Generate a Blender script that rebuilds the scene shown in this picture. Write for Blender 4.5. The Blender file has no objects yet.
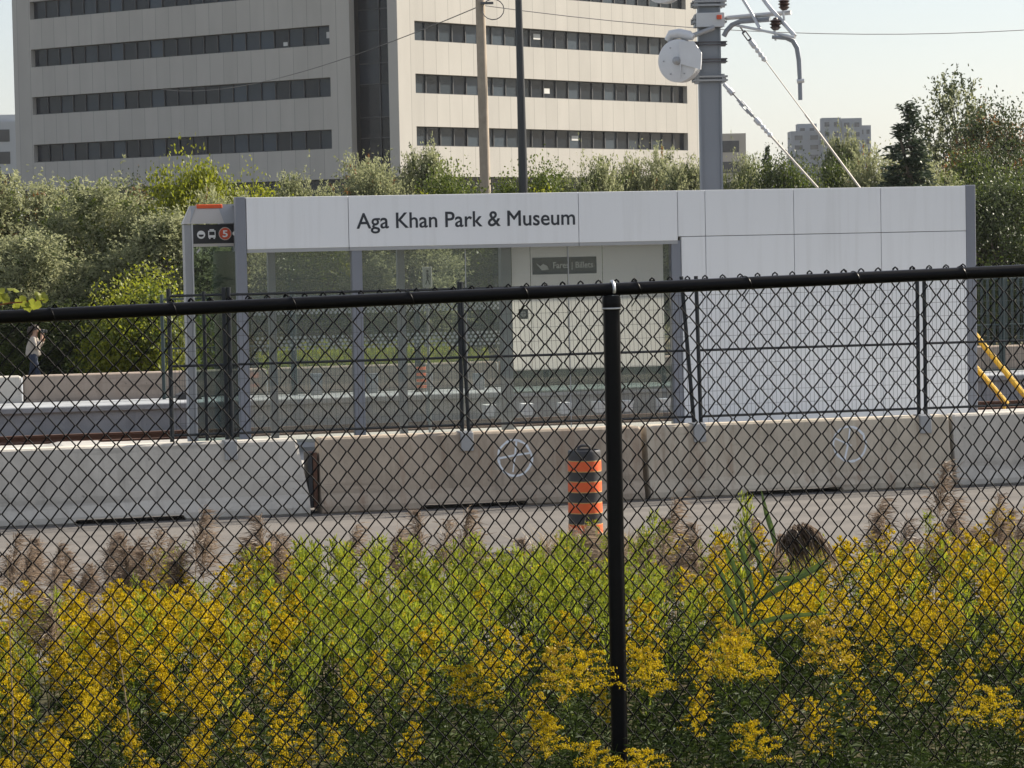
import bpy, bmesh, math, random
import numpy as np
from mathutils import Vector, Matrix

SC = bpy.context.scene
COL = SC.collection
R = math.radians
rnd = random.Random(7)

# ------------------------------------------------------------------ camera model
FPX, CX, CY = 2900.0, 512.0, 384.0
HZ = 235.0
CAMZ = 3.0
PITCH = math.atan((CY - HZ) / FPX)
ROLL = R(1.15)
fwd = Vector((0, math.cos(PITCH), -math.sin(PITCH)))
r0 = Vector((1, 0, 0)); u0v = r0.cross(fwd)
rt = r0 * math.cos(ROLL) - u0v * math.sin(ROLL)
up = u0v * math.cos(ROLL) + r0 * math.sin(ROLL)
CAMP = Vector((0, 0, CAMZ))
cam = bpy.data.cameras.new('camera')
cam.sensor_width = 36.0
cam.lens = 36.0 * FPX / 1024.0
cam.clip_start = 0.1; cam.clip_end = 6000
camo = bpy.data.objects.new('camera', cam); COL.objects.link(camo)
m3 = Matrix((rt, up, -fwd)).transposed()
camo.matrix_world = Matrix.Translation(CAMP) @ m3.to_4x4()
SC.camera = camo

def ray(px, py):
    return (fwd * FPX + rt * (px - CX) - up * (py - CY)).normalized()
def at(px, py, Y):
    d = ray(px, py); return CAMP + d * (Y / d.y)
def on_z(px, py, z):
    d = ray(px, py); return CAMP + d * ((z - CAMZ) / d.z)

# road frame: u along the road, v away from the camera, z up
RA = R(14.0); RO = Vector((0, 32.05, 0))
EU = Vector((math.cos(RA), math.sin(RA), 0)); EV = Vector((-math.sin(RA), math.cos(RA), 0))
def RF(u, v, z=0.0):
    return RO + EU * u + EV * v + Vector((0, 0, z))
def on_v(px, py, v):
    d = ray(px, py); t = (v - (CAMP - RO).dot(EV)) / d.dot(EV)
    p = CAMP + d * t - RO
    return p.dot(EU), p.z      # (u, z)
def U(px, py, v): return on_v(px, py, v)[0]
def Z(px, py, v): return on_v(px, py, v)[1]

# ------------------------------------------------------------------ tags
def tag(o, label=None, cat=None, group=None, kind=None):
    if label: o['label'] = label
    if cat: o['category'] = cat
    if group: o['group'] = group
    if kind: o['kind'] = kind
    return o
def thing(name, label, cat, loc=(0, 0, 0), rotz=0.0, group=None):
    o = bpy.data.objects.new(name, None); COL.objects.link(o)
    o.empty_display_size = 0.2
    o.location = loc; o.rotation_euler = (0, 0, rotz)
    return tag(o, label, cat, group)
def copy_tree(o, parent=None):
    c = o.copy(); COL.objects.link(c)
    if parent is not None: c.parent = parent
    for ch in list(o.children): copy_tree(ch, c)
    return c

# ------------------------------------------------------------------ materials
def nmat(name):
    m = bpy.data.materials.new(name); m.use_nodes = True
    nt = m.node_tree
    return m, nt, nt.nodes['Principled BSDF'], nt.nodes['Material Output']
def link(nt, a, b): nt.links.new(a, b)
def flat(name, col, rough=0.5, metal=0.0, spec=0.5, var=0.08, vscale=6.0, bump=0.0, bscale=60.0):
    m, nt, b, out = nmat(name)
    b.inputs['Roughness'].default_value = rough
    b.inputs['Metallic'].default_value = metal
    b.inputs['Specular IOR Level'].default_value = spec
    tc = nt.nodes.new('ShaderNodeTexCoord')
    n = nt.nodes.new('ShaderNodeTexNoise'); n.inputs['Scale'].default_value = vscale; n.inputs['Detail'].default_value = 6
    link(nt, tc.outputs['Object'], n.inputs['Vector'])
    mx = nt.nodes.new('ShaderNodeMix'); mx.data_type = 'RGBA'
    mx.inputs[6].default_value = (*[c * (1 - var) for c in col], 1)
    mx.inputs[7].default_value = (*[min(1, c * (1 + var)) for c in col], 1)
    link(nt, n.outputs['Fac'], mx.inputs[0]); link(nt, mx.outputs[2], b.inputs['Base Color'])
    if bump:
        n2 = nt.nodes.new('ShaderNodeTexNoise'); n2.inputs['Scale'].default_value = bscale; n2.inputs['Detail'].default_value = 4
        link(nt, tc.outputs['Object'], n2.inputs['Vector'])
        bp = nt.nodes.new('ShaderNodeBump'); bp.inputs['Strength'].default_value = bump; bp.inputs['Distance'].default_value = 0.01
        link(nt, n2.outputs['Fac'], bp.inputs['Height']); link(nt, bp.outputs[0], b.inputs['Normal'])
    return m
def concrete(name, col, dark, rust=0.0, streak=0.5, seed=0.0, rough=0.9):
    m, nt, b, out = nmat(name)
    b.inputs['Roughness'].default_value = rough; b.inputs['Specular IOR Level'].default_value = 0.25
    tc = nt.nodes.new('ShaderNodeTexCoord')
    mp = nt.nodes.new('ShaderNodeMapping'); mp.inputs['Location'].default_value = (seed, seed * 1.7, seed * .3)
    link(nt, tc.outputs['Object'], mp.inputs['Vector'])
    def noise(scale, detail, vec):
        n = nt.nodes.new('ShaderNodeTexNoise'); n.inputs['Scale'].default_value = scale; n.inputs['Detail'].default_value = detail
        n.inputs['Roughness'].default_value = 0.65
        link(nt, vec, n.inputs['Vector']); return n.outputs['Fac']
    def ramp(v, a, bb):
        r = nt.nodes.new('ShaderNodeMapRange'); r.inputs['From Min'].default_value = a; r.inputs['From Max'].default_value = bb
        link(nt, v, r.inputs['Value']); return r.outputs[0]
    def mix(f, c1, c2):
        x = nt.nodes.new('ShaderNodeMix'); x.data_type = 'RGBA'; link(nt, f, x.inputs[0])
        for s, c in ((6, c1), (7, c2)):
            if isinstance(c, tuple): x.inputs[s].default_value = (*c, 1)
            else: link(nt, c, x.inputs[s])
        return x.outputs[2]
    def mul(a, k):
        x = nt.nodes.new('ShaderNodeMath'); x.operation = 'MULTIPLY'; link(nt, a, x.inputs[0])
        if isinstance(k, float): x.inputs[1].default_value = k
        else: link(nt, k, x.inputs[1])
        return x.outputs[0]
    c = mix(ramp(noise(1.6, 8, mp.outputs[0]), .35, .68), col, dark)
    mp2 = nt.nodes.new('ShaderNodeMapping'); mp2.inputs['Scale'].default_value = (5.0, 5.0, 0.35)
    link(nt, mp.outputs[0], mp2.inputs['Vector'])
    c = mix(mul(ramp(noise(1.3, 4, mp2.outputs[0]), .52, .78), float(streak)), c, tuple(x * .45 for x in dark))
    c = mix(mul(ramp(noise(55, 3, mp.outputs[0]), .60, .74), 0.35), c, tuple(x * .5 for x in dark))
    mp3 = nt.nodes.new('ShaderNodeMapping'); mp3.inputs['Scale'].default_value = (.5, .5, 7.0)
    link(nt, mp.outputs[0], mp3.inputs['Vector'])
    c = mix(mul(ramp(noise(1.1, 6, mp3.outputs[0]), .57, .66), 0.45), c, tuple(x * .6 for x in dark))
    c = mix(mul(ramp(noise(3.2, 7, mp.outputs[0]), .56, .70), 0.5), c, tuple(min(1, x * 1.75) for x in dark))
    c = mix(mul(ramp(noise(14, 5, mp.outputs[0]), .66, .72), 0.7), c, tuple(x * .4 for x in dark))
    if rust:
        c = mix(mul(ramp(noise(0.9, 5, mp2.outputs[0]), .56, .72), float(rust)), c, (.20, .085, .035))
    link(nt, c, b.inputs['Base Color'])
    bp = nt.nodes.new('ShaderNodeBump'); bp.inputs['Strength'].default_value = .35; bp.inputs['Distance'].default_value = .008
    link(nt, noise(30, 6, mp.outputs[0]), bp.inputs['Height']); link(nt, bp.outputs[0], b.inputs['Normal'])
    return m
def leafmat(name, col, col2, trans=0.4, rough=0.5, spec=0.3, patch=1.2):
    m, nt, b, out = nmat(name)
    b.inputs['Roughness'].default_value = rough; b.inputs['Specular IOR Level'].default_value = spec
    g = nt.nodes.new('ShaderNodeNewGeometry')
    tc = nt.nodes.new('ShaderNodeTexCoord')
    n = nt.nodes.new('ShaderNodeTexNoise'); n.inputs['Scale'].default_value = patch; n.inputs['Detail'].default_value = 3
    link(nt, tc.outputs['Object'], n.inputs['Vector'])
    a = nt.nodes.new('ShaderNodeMath'); a.operation = 'ADD'
    link(nt, g.outputs['Random Per Island'], a.inputs[0]); link(nt, n.outputs['Fac'], a.inputs[1])
    s = nt.nodes.new('ShaderNodeMapRange'); s.inputs['From Min'].default_value = .45; s.inputs['From Max'].default_value = 1.45
    link(nt, a.outputs[0], s.inputs['Value'])
    mx = nt.nodes.new('ShaderNodeMix'); mx.data_type = 'RGBA'
    mx.inputs[6].default_value = (*col, 1); mx.inputs[7].default_value = (*col2, 1)
    link(nt, s.outputs[0], mx.inputs[0]); link(nt, mx.outputs[2], b.inputs['Base Color'])
    t = nt.nodes.new('ShaderNodeBsdfTranslucent'); link(nt, mx.outputs[2], t.inputs['Color'])
    ms = nt.nodes.new('ShaderNodeMixShader'); ms.inputs[0].default_value = trans
    link(nt, b.outputs[0], ms.inputs[1]); link(nt, t.outputs[0], ms.inputs[2]); link(nt, ms.outputs[0], out.inputs['Surface'])
    return m
def glassmat(name, tint, dirt_sheen=0.07, dirt_sheen_col=(.4, .45, .45), refl=1.0):  # diffuse layer paints slight dirt plus pale milky reflections on the pane
    m, nt, b, out = nmat(name)
    nt.nodes.remove(b)
    t = nt.nodes.new('ShaderNodeBsdfTransparent'); t.inputs['Color'].default_value = (*tint, 1)
    d = nt.nodes.new('ShaderNodeBsdfDiffuse'); d.inputs['Color'].default_value = (*dirt_sheen_col, 1)
    m1 = nt.nodes.new('ShaderNodeMixShader'); m1.inputs[0].default_value = dirt_sheen
    link(nt, t.outputs[0], m1.inputs[1]); link(nt, d.outputs[0], m1.inputs[2])
    g = nt.nodes.new('ShaderNodeBsdfGlossy'); g.inputs['Roughness'].default_value = .02
    f = nt.nodes.new('ShaderNodeFresnel'); f.inputs['IOR'].default_value = 1.5
    k = nt.nodes.new('ShaderNodeMath'); k.operation = 'MULTIPLY'; k.inputs[1].default_value = refl
    link(nt, f.outputs[0], k.inputs[0])
    m2 = nt.nodes.new('ShaderNodeMixShader'); link(nt, k.outputs[0], m2.inputs[0])
    link(nt, m1.outputs[0], m2.inputs[1]); link(nt, g.outputs[0], m2.inputs[2]); link(nt, m2.outputs[0], out.inputs['Surface'])
    return m

M = {}
M['black_vinyl'] = flat('black_vinyl', (.006, .006, .007), .36, spec=.14, var=.25, vscale=18)
M['galv_ring'] = flat('galvanised', (.55, .56, .57), .35, .8)
M['dark_wire'] = flat('dark_wire', (.014, .018, .022), .5, spec=.3)
M['green_post'] = flat('green_post', (.03, .05, .05), .55)
M['bracket'] = flat('galv_bracket', (.36, .37, .38), .5, .4)
M['white_panel'] = flat('white_panel', (.77, .79, .81), .4, spec=.4, var=.035, vscale=.8)
def add_streaks(m, k):
    nt = m.node_tree; b = nt.nodes['Principled BSDF']; src = b.inputs['Base Color'].links[0].from_socket
    tc = nt.nodes.new('ShaderNodeTexCoord'); mp = nt.nodes.new('ShaderNodeMapping'); mp.inputs['Scale'].default_value = (7, 7, .35); link(nt, tc.outputs['Object'], mp.inputs[0])
    n = nt.nodes.new('ShaderNodeTexNoise'); n.inputs['Scale'].default_value = 1.6; n.inputs['Detail'].default_value = 5; link(nt, mp.outputs[0], n.inputs['Vector'])
    r = nt.nodes.new('ShaderNodeMapRange'); r.inputs['From Min'].default_value = .5; r.inputs['From Max'].default_value = .75; r.inputs['To Max'].default_value = k; link(nt, n.outputs['Fac'], r.inputs['Value'])
    x = nt.nodes.new('ShaderNodeMix'); x.data_type = 'RGBA'; link(nt, r.outputs[0], x.inputs[0]); link(nt, src, x.inputs[6]); x.inputs[7].default_value = (.42, .42, .40, 1)
    link(nt, x.outputs[2], b.inputs['Base Color'])
add_streaks(M['white_panel'], .16)
M['cream_panel'] = leafmat('cream_panel', (.76, .74, .69), (.78, .76, .71), .5, .5, .3, .7)   # milky panel that lets light through
M['grey_metal'] = flat('grey_metal', (.20, .215, .25), .45, .2, var=.05)
M['mid_grey'] = flat('mid_grey', (.34, .35, .36), .5, .1, var=.05)
M['dark_gap'] = flat('dark_gap', (.10, .105, .11), .7)
M['letter'] = flat('letter', (.02, .025, .035), .5)
M['sign_black'] = flat('sign_black', (.022, .022, .024), .35)
M['sign_white'] = flat('sign_white', (.80, .80, .78), .5)
M['sign_red'] = flat('sign_red', (.62, .09, .035), .45)
M['orange_cap'] = flat('orange_cap', (.75, .10, .02), .45)
M['beige_metal'] = flat('beige_metal', (.50, .47, .43), .5, .1)
M['glass'] = glassmat('clear_glass', (.95, .968, .96), .08, (.60, .68, .65), 1.0)
M['dark_glass_sign'] = glassmat('dark_glass', (.60, .68, .67), .05, (.20, .26, .27), .8)
M['frit'] = flat('frit', (.82, .84, .84), .6)
M['kick'] = glassmat('kick_glass', (.6, .68, .65), .1, (.12, .16, .15), .5)
M['con_grey'] = concrete('con_grey', (.60, .565, .50), (.42, .39, .34), .0, .4, 2.0)
M['con_brown'] = concrete('con_brown', (.50, .415, .32), (.32, .265, .205), .45, .6, 9.0)
M['con_tan'] = concrete('con_tan', (.60, .53, .42), (.42, .365, .285), .5, .6, 17.0)
M['con_far'] = concrete('con_far', (.40, .325, .265), (.30, .25, .205), .2, .4, 41.0)
M['con_blue'] = concrete('con_blue', (.34, .355, .375), (.24, .255, .27), .0, .5, 23.0)
M['con_plat'] = concrete('con_plat', (.42, .41, .385), (.31, .30, .28), .0, .2, 31.0)
M['chalk'] = flat('chalk', (.74, .77, .80), .9, var=.2, vscale=25)
M['rust'] = flat('rust', (.11, .055, .035), .9, var=.3)
M['ballast'] = flat('ballast', (.115, .078, .058), .95, var=.45, vscale=14, bump=.8, bscale=25)
M['barrel_black'] = flat('barrel_black', (.028, .028, .03), .45)
M['barrel_orange'] = flat('barrel_orange', (.68, .105, .022), .45, var=.15, vscale=14)
M['barrel_edge'] = flat('barrel_edge', (.48, .30, .10), .5)
M['yellow_paint'] = flat('yellow_paint', (.72, .44, .03), .5)
M['wood'] = flat('weathered_wood', (.36, .30, .235), .9, var=.25, vscale=5)
M['pole_black'] = flat('pole_black', (.02, .022, .026), .4)
M['pole_steel'] = flat('pole_steel', (.25, .27, .30), .5, .25, var=.06, vscale=3)
M['steel_lite'] = flat('steel_lite', (.55, .56, .57), .45, .4)
M['wheel_grey'] = flat('wheel_grey', (.66, .67, .68), .5, .1)
M['insul'] = flat('insulator', (.055, .032, .026), .4)
M['cable'] = flat('cable', (.10, .10, .11), .6)
M['guy'] = flat('guy_wire', (.50, .46, .41), .5, .3)
M['bark'] = flat('bark', (.11, .085, .065), .95, var=.35, vscale=9)
M['rubber'] = flat('rubber', (.035, .037, .04), .7)

# ------------------------------------------------------------------ mesh builder
class MB:
    def __init__(s): s.v = []; s.f = []; s.m = []
    def add(s, vs, fs, mi=0, T=None):
        o = len(s.v)
        for p in vs:
            p = Vector(p)
            if T is not None: p = T @ p
            s.v.append(p[:])
        for q in fs: s.f.append(tuple(i + o for i in q)); s.m.append(mi)
        return s
    def box(s, x0, x1, y0, y1, z0, z1, mi=0, T=None, bev=0.0):
        if bev <= 0:
            vs = [(x0, y0, z0), (x1, y0, z0), (x1, y1, z0), (x0, y1, z0), (x0, y0, z1), (x1, y0, z1), (x1, y1, z1), (x0, y1, z1)]
            return s.add(vs, [(0, 3, 2, 1), (4, 5, 6, 7), (0, 1, 5, 4), (1, 2, 6, 5), (2, 3, 7, 6), (3, 0, 4, 7)], mi, T)
        b = bev
        vs = []; 
        for z, k in ((z0, b), (z0 + b, 0), (z1 - b, 0), (z1, b)):
            a0, a1, c0, c1 = x0 + k, x1 - k, y0 + k, y1 - k
            e = b if k == 0 else b * .6
            vs += [(a0 + e, c0, z), (a1 - e, c0, z), (a1, c0 + e, z), (a1, c1 - e, z), (a1 - e, c1, z), (a0 + e, c1, z), (a0, c1 - e, z), (a0, c0 + e, z)]
        fs = [tuple(range(7, -1, -1)), tuple(range(24, 32))]
        for k in range(3):
            for i in range(8):
                j = (i + 1) % 8
                fs.append((k * 8 + i, k * 8 + j, k * 8 + 8 + j, k * 8 + 8 + i))
        return s.add(vs, fs, mi, T)
    def tube(s, pts, r, n=8, mi=0, T=None, cap=True):
        pts = [Vector(p) for p in pts]; k = len(pts)
        rs = r if isinstance(r, (list, tuple)) else [r] * k
        vs = []; ref = None
        for i, p in enumerate(pts):
            d = (pts[min(i + 1, k - 1)] - pts[max(i - 1, 0)]).normalized()
            if ref is None:
                ref = Vector((0, 0, 1)) if abs(d.z) < .9 else Vector((1, 0, 0))
            a = d.cross(ref)
            if a.length < 1e-4: a = d.cross(Vector((.3, .9, .1)))
            a.normalize(); b = a.cross(d).normalized(); ref = b
            for j in range(n):
                t = 2 * math.pi * j / n
                vs.append(p + (a * math.cos(t) + b * math.sin(t)) * rs[i])
        fs = []
        for i in range(k - 1):
            for j in range(n):
                q = (j + 1) % n
                fs.append((i * n + j, i * n + q, (i + 1) * n + q, (i + 1) * n + j))
        if cap:
            fs.append(tuple(range(n - 1, -1, -1))); fs.append(tuple(range((k - 1) * n, k * n)))
        return s.add(vs, fs, mi, T)
    def lathe(s, prof, n=20, T=None, mis=None):
        vs = []
        for r, z in prof:
            for j in range(n):
                t = 2 * math.pi * j / n
                vs.append((r * math.cos(t), r * math.sin(t), z))
        o = len(s.v); s.add(vs, [], 0, T)
        for i in range(len(prof) - 1):
            for j in range(n):
                q = (j + 1) % n
                s.f.append((o + i * n + j, o + i * n + q, o + (i + 1) * n + q, o + (i + 1) * n + j)); s.m.append(mis[i] if mis else 0)
        s.f.append(tuple(o + j for j in range(n - 1, -1, -1))); s.m.append(mis[0] if mis else 0)
        k = (len(prof) - 1) * n
        s.f.append(tuple(o + k + j for j in range(n))); s.m.append(mis[-1] if mis else 0)
        return s
    def prism(s, poly, y0, y1, mi=0, T=None):
        """poly in xz, extruded along y"""
        n = len(poly)
        vs = [(x, y0, z) for x, z in poly] + [(x, y1, z) for x, z in poly]
        fs = [tuple(range(n)), tuple(range(2 * n - 1, n - 1, -1))]
        for i in range(n):
            j = (i + 1) % n; fs.append((j, i, n + i, n + j))
        return s.add(vs, fs, mi, T)
    def build(s, name, mats, parent=None, smooth=False, loc=None):
        me = bpy.data.meshes.new(name)
        me.from_pydata(s.v, [], s.f); me.validate()
        mats = mats if isinstance(mats, (list, tuple)) else [mats]
        for m in mats: me.materials.append(m)
        if len(mats) > 1 and len(me.polygons) == len(s.m):
            me.polygons.foreach_set('material_index', s.m)
        if smooth:
            me.polygons.foreach_set('use_smooth', [True] * len(me.polygons))
            me.set_sharp_from_angle(angle=R(40)) if hasattr(me, 'set_sharp_from_angle') else None
        me.update()
        o = bpy.data.objects.new(name, me); COL.objects.link(o)
        if parent is not None: o.parent = parent
        if loc is not None: o.location = loc
        return o

def quad_mesh(name, Q, mi, mats, parent=None):
    """Q (n,4,3) array of loose quads"""
    n = len(Q)
    me = bpy.data.meshes.new(name)
    me.vertices.add(n * 4); me.vertices.foreach_set('co', np.ascontiguousarray(Q, dtype=np.float32).ravel())
    me.loops.add(n * 4); me.loops.foreach_set('vertex_index', np.arange(n * 4, dtype=np.int32))
    me.polygons.add(n)
    me.polygons.foreach_set('loop_start', np.arange(0, n * 4, 4, dtype=np.int32))
    me.polygons.foreach_set('loop_total', np.full(n, 4, dtype=np.int32))
    for m in mats: me.materials.append(m)
    me.polygons.foreach_set('material_index', np.ascontiguousarray(mi, dtype=np.int32))
    me.update(calc_edges=True); me.validate()
    o = bpy.data.objects.new(name, me); COL.objects.link(o)
    if parent is not None: o.parent = parent
    return o

def nrm(a): return a / (np.linalg.norm(a, axis=-1, keepdims=True) + 1e-9)
def leaves(base, d, L, W, rng, droop=0.0):
    """rhombic leaves: base (n,3), direction (n,3)"""
    n = len(base); d = nrm(d)
    side = nrm(np.cross(d, nrm(rng.normal(size=(n, 3)))))
    L = np.broadcast_to(np.asarray(L, float).reshape(-1, 1), (n, 1)); W = np.broadcast_to(np.asarray(W, float).reshape(-1, 1), (n, 1))
    mid = base + d * L * .45
    tip = base + d * L; tip[:, 2] -= (droop * L)[:, 0]
    return np.stack([base, mid + side * W * .5, tip, mid - side * W * .5], axis=1)
def ribbon(pts, w, side):
    """chain of quads along pts (k,3) with widths w (k)"""
    pts = np.asarray(pts); a = pts + side * np.asarray(w)[:, None] * .5; b = pts - side * np.asarray(w)[:, None] * .5
    return np.stack([a[:-1], a[1:], b[1:], b[:-1]], axis=1)

# ------------------------------------------------------------------ world and sun
SUN_EL, SUN_AZ = R(32), R(61)
w = bpy.data.worlds.new("World"); SC.world = w; w.use_nodes = True
nt = w.node_tree; bg = nt.nodes['Background']
sk = nt.nodes.new('ShaderNodeTexSky'); sk.sky_type = 'NISHITA'; sk.sun_disc = False
sk.sun_elevation = SUN_EL; sk.sun_rotation = SUN_AZ; sk.dust_density = 1.0; sk.air_density = 1.0; sk.ozone_density = 2.2
mxs = nt.nodes.new('ShaderNodeMix'); mxs.data_type = 'RGBA'
mxs.inputs[0].default_value = 0.5                     # thin bright veil of high cloud over the whole sky
mxs.inputs[7].default_value = (4.7, 4.65, 4.85, 1)
link(nt, sk.outputs[0], mxs.inputs[6]); link(nt, mxs.outputs[2], bg.inputs['Color'])
bg.inputs['Strength'].default_value = 0.072
sun = bpy.data.lights.new('sun', 'SUN'); sun.energy = 5.0; sun.angle = R(0.6); sun.color = (1.0, .91, .77)
so = bpy.data.objects.new('sun', sun); COL.objects.link(so)
sd = Vector((math.sin(SUN_AZ) * math.cos(SUN_EL), math.cos(SUN_AZ) * math.cos(SUN_EL), math.sin(SUN_EL)))
so.rotation_euler = sd.to_track_quat('Z', 'Y').to_euler()
vs_ = SC.view_settings; vs_.view_transform = 'Standard'; vs_.look = 'None'; vs_.gamma = 1; vs_.exposure = 1.16
SC.cycles.max_bounces = 8; SC.cycles.transparent_max_bounces = 24; SC.cycles.transmission_bounces = 6
SC.cycles.caustics_reflective = False; SC.cycles.caustics_refractive = False

# ------------------------------------------------------------------ terrain
def ground_z(x, y):
    v = (Vector((x, y, 0)) - RO).dot(EV)
    # v: -32 camera, -20 fence, -10.5 road edge, flat beyond
    def ss(a, b, t): t = max(0, min(1, (t - a) / (b - a))); return t * t * (3 - 2 * t)
    z = 1.4 - .93 * ss(-28.5, -21.5, v) - .46 * max(0, min(1, (v + 21.0) / 10.0))
    return z if v < -10.9 else 0.0 - 0.02
gm, gnt, gb, go_ = nmat('soil_grass')
gb.inputs['Roughness'].default_value = 1.0; gb.inputs['Specular IOR Level'].default_value = .1
tc = gnt.nodes.new('ShaderNodeTexCoord'); n1 = gnt.nodes.new('ShaderNodeTexNoise'); n1.inputs['Scale'].default_value = .35; n1.inputs['Detail'].default_value = 9
link(gnt, tc.outputs['Object'], n1.inputs['Vector'])
cr = gnt.nodes.new('ShaderNodeValToRGB'); link(gnt, n1.outputs['Fac'], cr.inputs[0])
cr.color_ramp.elements[0].position = .35; cr.color_ramp.elements[0].color = (.045, .05, .02, 1)
cr.color_ramp.elements[1].position = .7; cr.color_ramp.elements[1].color = (.12, .095, .06, 1)
link(gnt, cr.outputs[0], gb.inputs['Base Color'])
g = MB()
xs = [-3000, -600, -150, -60, -30] + [x * 1.0 for x in range(-16, 17)] + [30, 60, 150, 600, 3000]
ys = [-300, -60, -10] + [y * .75 for y in range(0, 60)] + [50, 60, 80, 120, 250, 600, 1500, 4500]
for y in ys:
    for x in xs:
        z = ground_z(max(-20, min(20, x)), y)
        z += 0.03 * math.sin(x * 1.3 + y) * math.cos(y * .9) if 5 < y < 20 and abs(x) < 20 else 0
        g.v.append((x, y, z))
nx = len(xs)
for j in range(len(ys) - 1):
    for i in range(nx - 1):
        g.f.append((j * nx + i, j * nx + i + 1, (j + 1) * nx + i + 1, (j + 1) * nx + i)); g.m.append(0)
tag(g.build('ground', gm, smooth=True), kind='structure')

# road sheet (old pale asphalt)
am, ant, ab, ao = nmat('worn_asphalt')
ab.inputs['Roughness'].default_value = .92; ab.inputs['Specular IOR Level'].default_value = .2
tc = ant.nodes.new('ShaderNodeTexCoord')
def an(scale, det, sx=1, sy=1):
    mp = ant.nodes.new('ShaderNodeMapping'); mp.inputs['Scale'].default_value = (sx, sy, 1); link(ant, tc.outputs['Object'], mp.inputs[0])
    n = ant.nodes.new('ShaderNodeTexNoise'); n.inputs['Scale'].default_value = scale; n.inputs['Detail'].default_value = det
    link(ant, mp.outputs[0], n.inputs['Vector']); return n.outputs['Fac']
def amix(f, a, b, lo, hi, k=1.0):
    r = ant.nodes.new('ShaderNodeMapRange'); r.inputs['From Min'].default_value = lo; r.inputs['From Max'].default_value = hi; r.inputs['To Max'].default_value = k
    link(ant, f, r.inputs['Value'])
    x = ant.nodes.new('ShaderNodeMix'); x.data_type = 'RGBA'; link(ant, r.outputs[0], x.inputs[0])
    for s, c in ((6, a), (7, b)):
        if isinstance(c, tuple): x.inputs[s].default_value = (*c, 1)
        else: link(ant, c, x.inputs[s])
    return x.outputs[2]
c = amix(an(.9, 6, .25, 2.0), (.150, .139, .129), (.108, .101, .095), .38, .66)
c = amix(an(160, 2), c, (.215, .203, .187), .52, .75, .7)
c = amix(an(2.2, 5, .12, 3.0), c, (.07, .066, .063), .60, .74, .6)
link(ant, c, ab.inputs['Base Color'])
bp = ant.nodes.new('ShaderNodeBump'); bp.inputs['Strength'].default_value = .5; bp.inputs['Distance'].default_value = .01
link(ant, an(90, 4), bp.inputs['Height']); link(ant, bp.outputs[0], ab.inputs['Normal'])
rd = MB()
us = [-60 + 4 * i for i in range(31)]
for a, b_ in zip(us[:-1], us[1:]):
    rd.box(a, b_, -10.6, 3.55, -.02, .0)
road = rd.build('road', am); road.location = RO; road.rotation_euler = (0, 0, RA); tag(road, kind='structure')

# ------------------------------------------------------------------ near platform, track, far platform
VS = 5.9                 # shelter front
SP = 0.25                # near platform height
pl = MB(); pl.box(-9.4, 40, 3.6, 9.2, -.02, SP, bev=.02)
o = pl.build('station_platform', M['con_plat']); o.location = RO; o.rotation_euler = (0, 0, RA); tag(o, kind='structure')
VE = 13.6
tb = MB(); tb.box(-60, 60, 9.25, VE - .05, -.02, .04)
o = tb.build('track_bed', M['ballast']); o.location = RO; o.rotation_euler = (0, 0, RA); tag(o, kind='structure')
for i, (vv, lb) in enumerate(((10.6, 'rusty steel rail nearer the shelter in the brown ballast'), (12.1, 'rusty steel rail beside the far platform edge'))):
    rl = MB()
    rl.box(-60, 60, -.07, .07, .043, .058); rl.box(-60, 60, -.012, .012, .058, .15); rl.box(-60, 60, -.036, .036, .15, .185)
    o = rl.build('steel_rail', M['rust']); o.location = RF(0, vv); o.rotation_euler = (0, 0, RA)
    tag(o, lb, 'rail', 'rails of the tram track')
ZE = Z(100, 405, VE)
fp = MB(); fp.box(-60, 60, VE, 26, -.02, ZE - .10); 
fp.box(-60, 60, VE - .06, VE + .7, ZE - .098, ZE, bev=.015)
o = fp.build('far_platform', M['con_blue']); o.location = RO; o.rotation_euler = (0, 0, RA); tag(o, kind='structure')

# ------------------------------------------------------------------ jersey barriers
def barrier_mesh(L, mat, scup=True, bevel_l=0.0, bevel_r=0.0):
    """profile extruded along x with an irregular bottom slot and tapered ends"""
    prof = [(0.02, 0.0), (0.0, 0.02), (0.0, .08), (.07, .22), (.15, .80), (.17, .82), (.39, .82), (.41, .80), (.49, .22), (.56, .08), (.56, .02), (.54, 0)]
    mb = MB(); n = len(prof)
    xs_ = [0, .03, .06, .5, L * .3, L * .31, L * .62, L * .63, L - .5, L - .06, L - .03, L]
    for k, x in enumerate(xs_):
        for (y, z) in prof:
            xx = x
            if k == 0: y = .28 + (y - .28) * .93; z = z * .985
            if k == len(xs_) - 1: y = .28 + (y - .28) * .93; z = z * .985
            if x < L * .1 and bevel_l: xx = x + bevel_l * max(0, (z - .5) / .32)
            if x > L * .9 and bevel_r: xx = x - bevel_r * max(0, (z - .5) / .32)
            if scup and k in (5, 6) and z < .05: z = .055
            mb.v.append((xx, y, z))
    for k in range(len(xs_) - 1):
        for j in range(n):
            q = (j + 1) % n
            mb.f.append((k * n + j, (k + 1) * n + j, (k + 1) * n + q, k * n + q)); mb.m.append(0)
    mb.f.append(tuple(range(n))); mb.m.append(0)
    mb.f.append(tuple(range((len(xs_)) * n - 1, (len(xs_) - 1) * n - 1, -1))); mb.m.append(0)
    return mb
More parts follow.
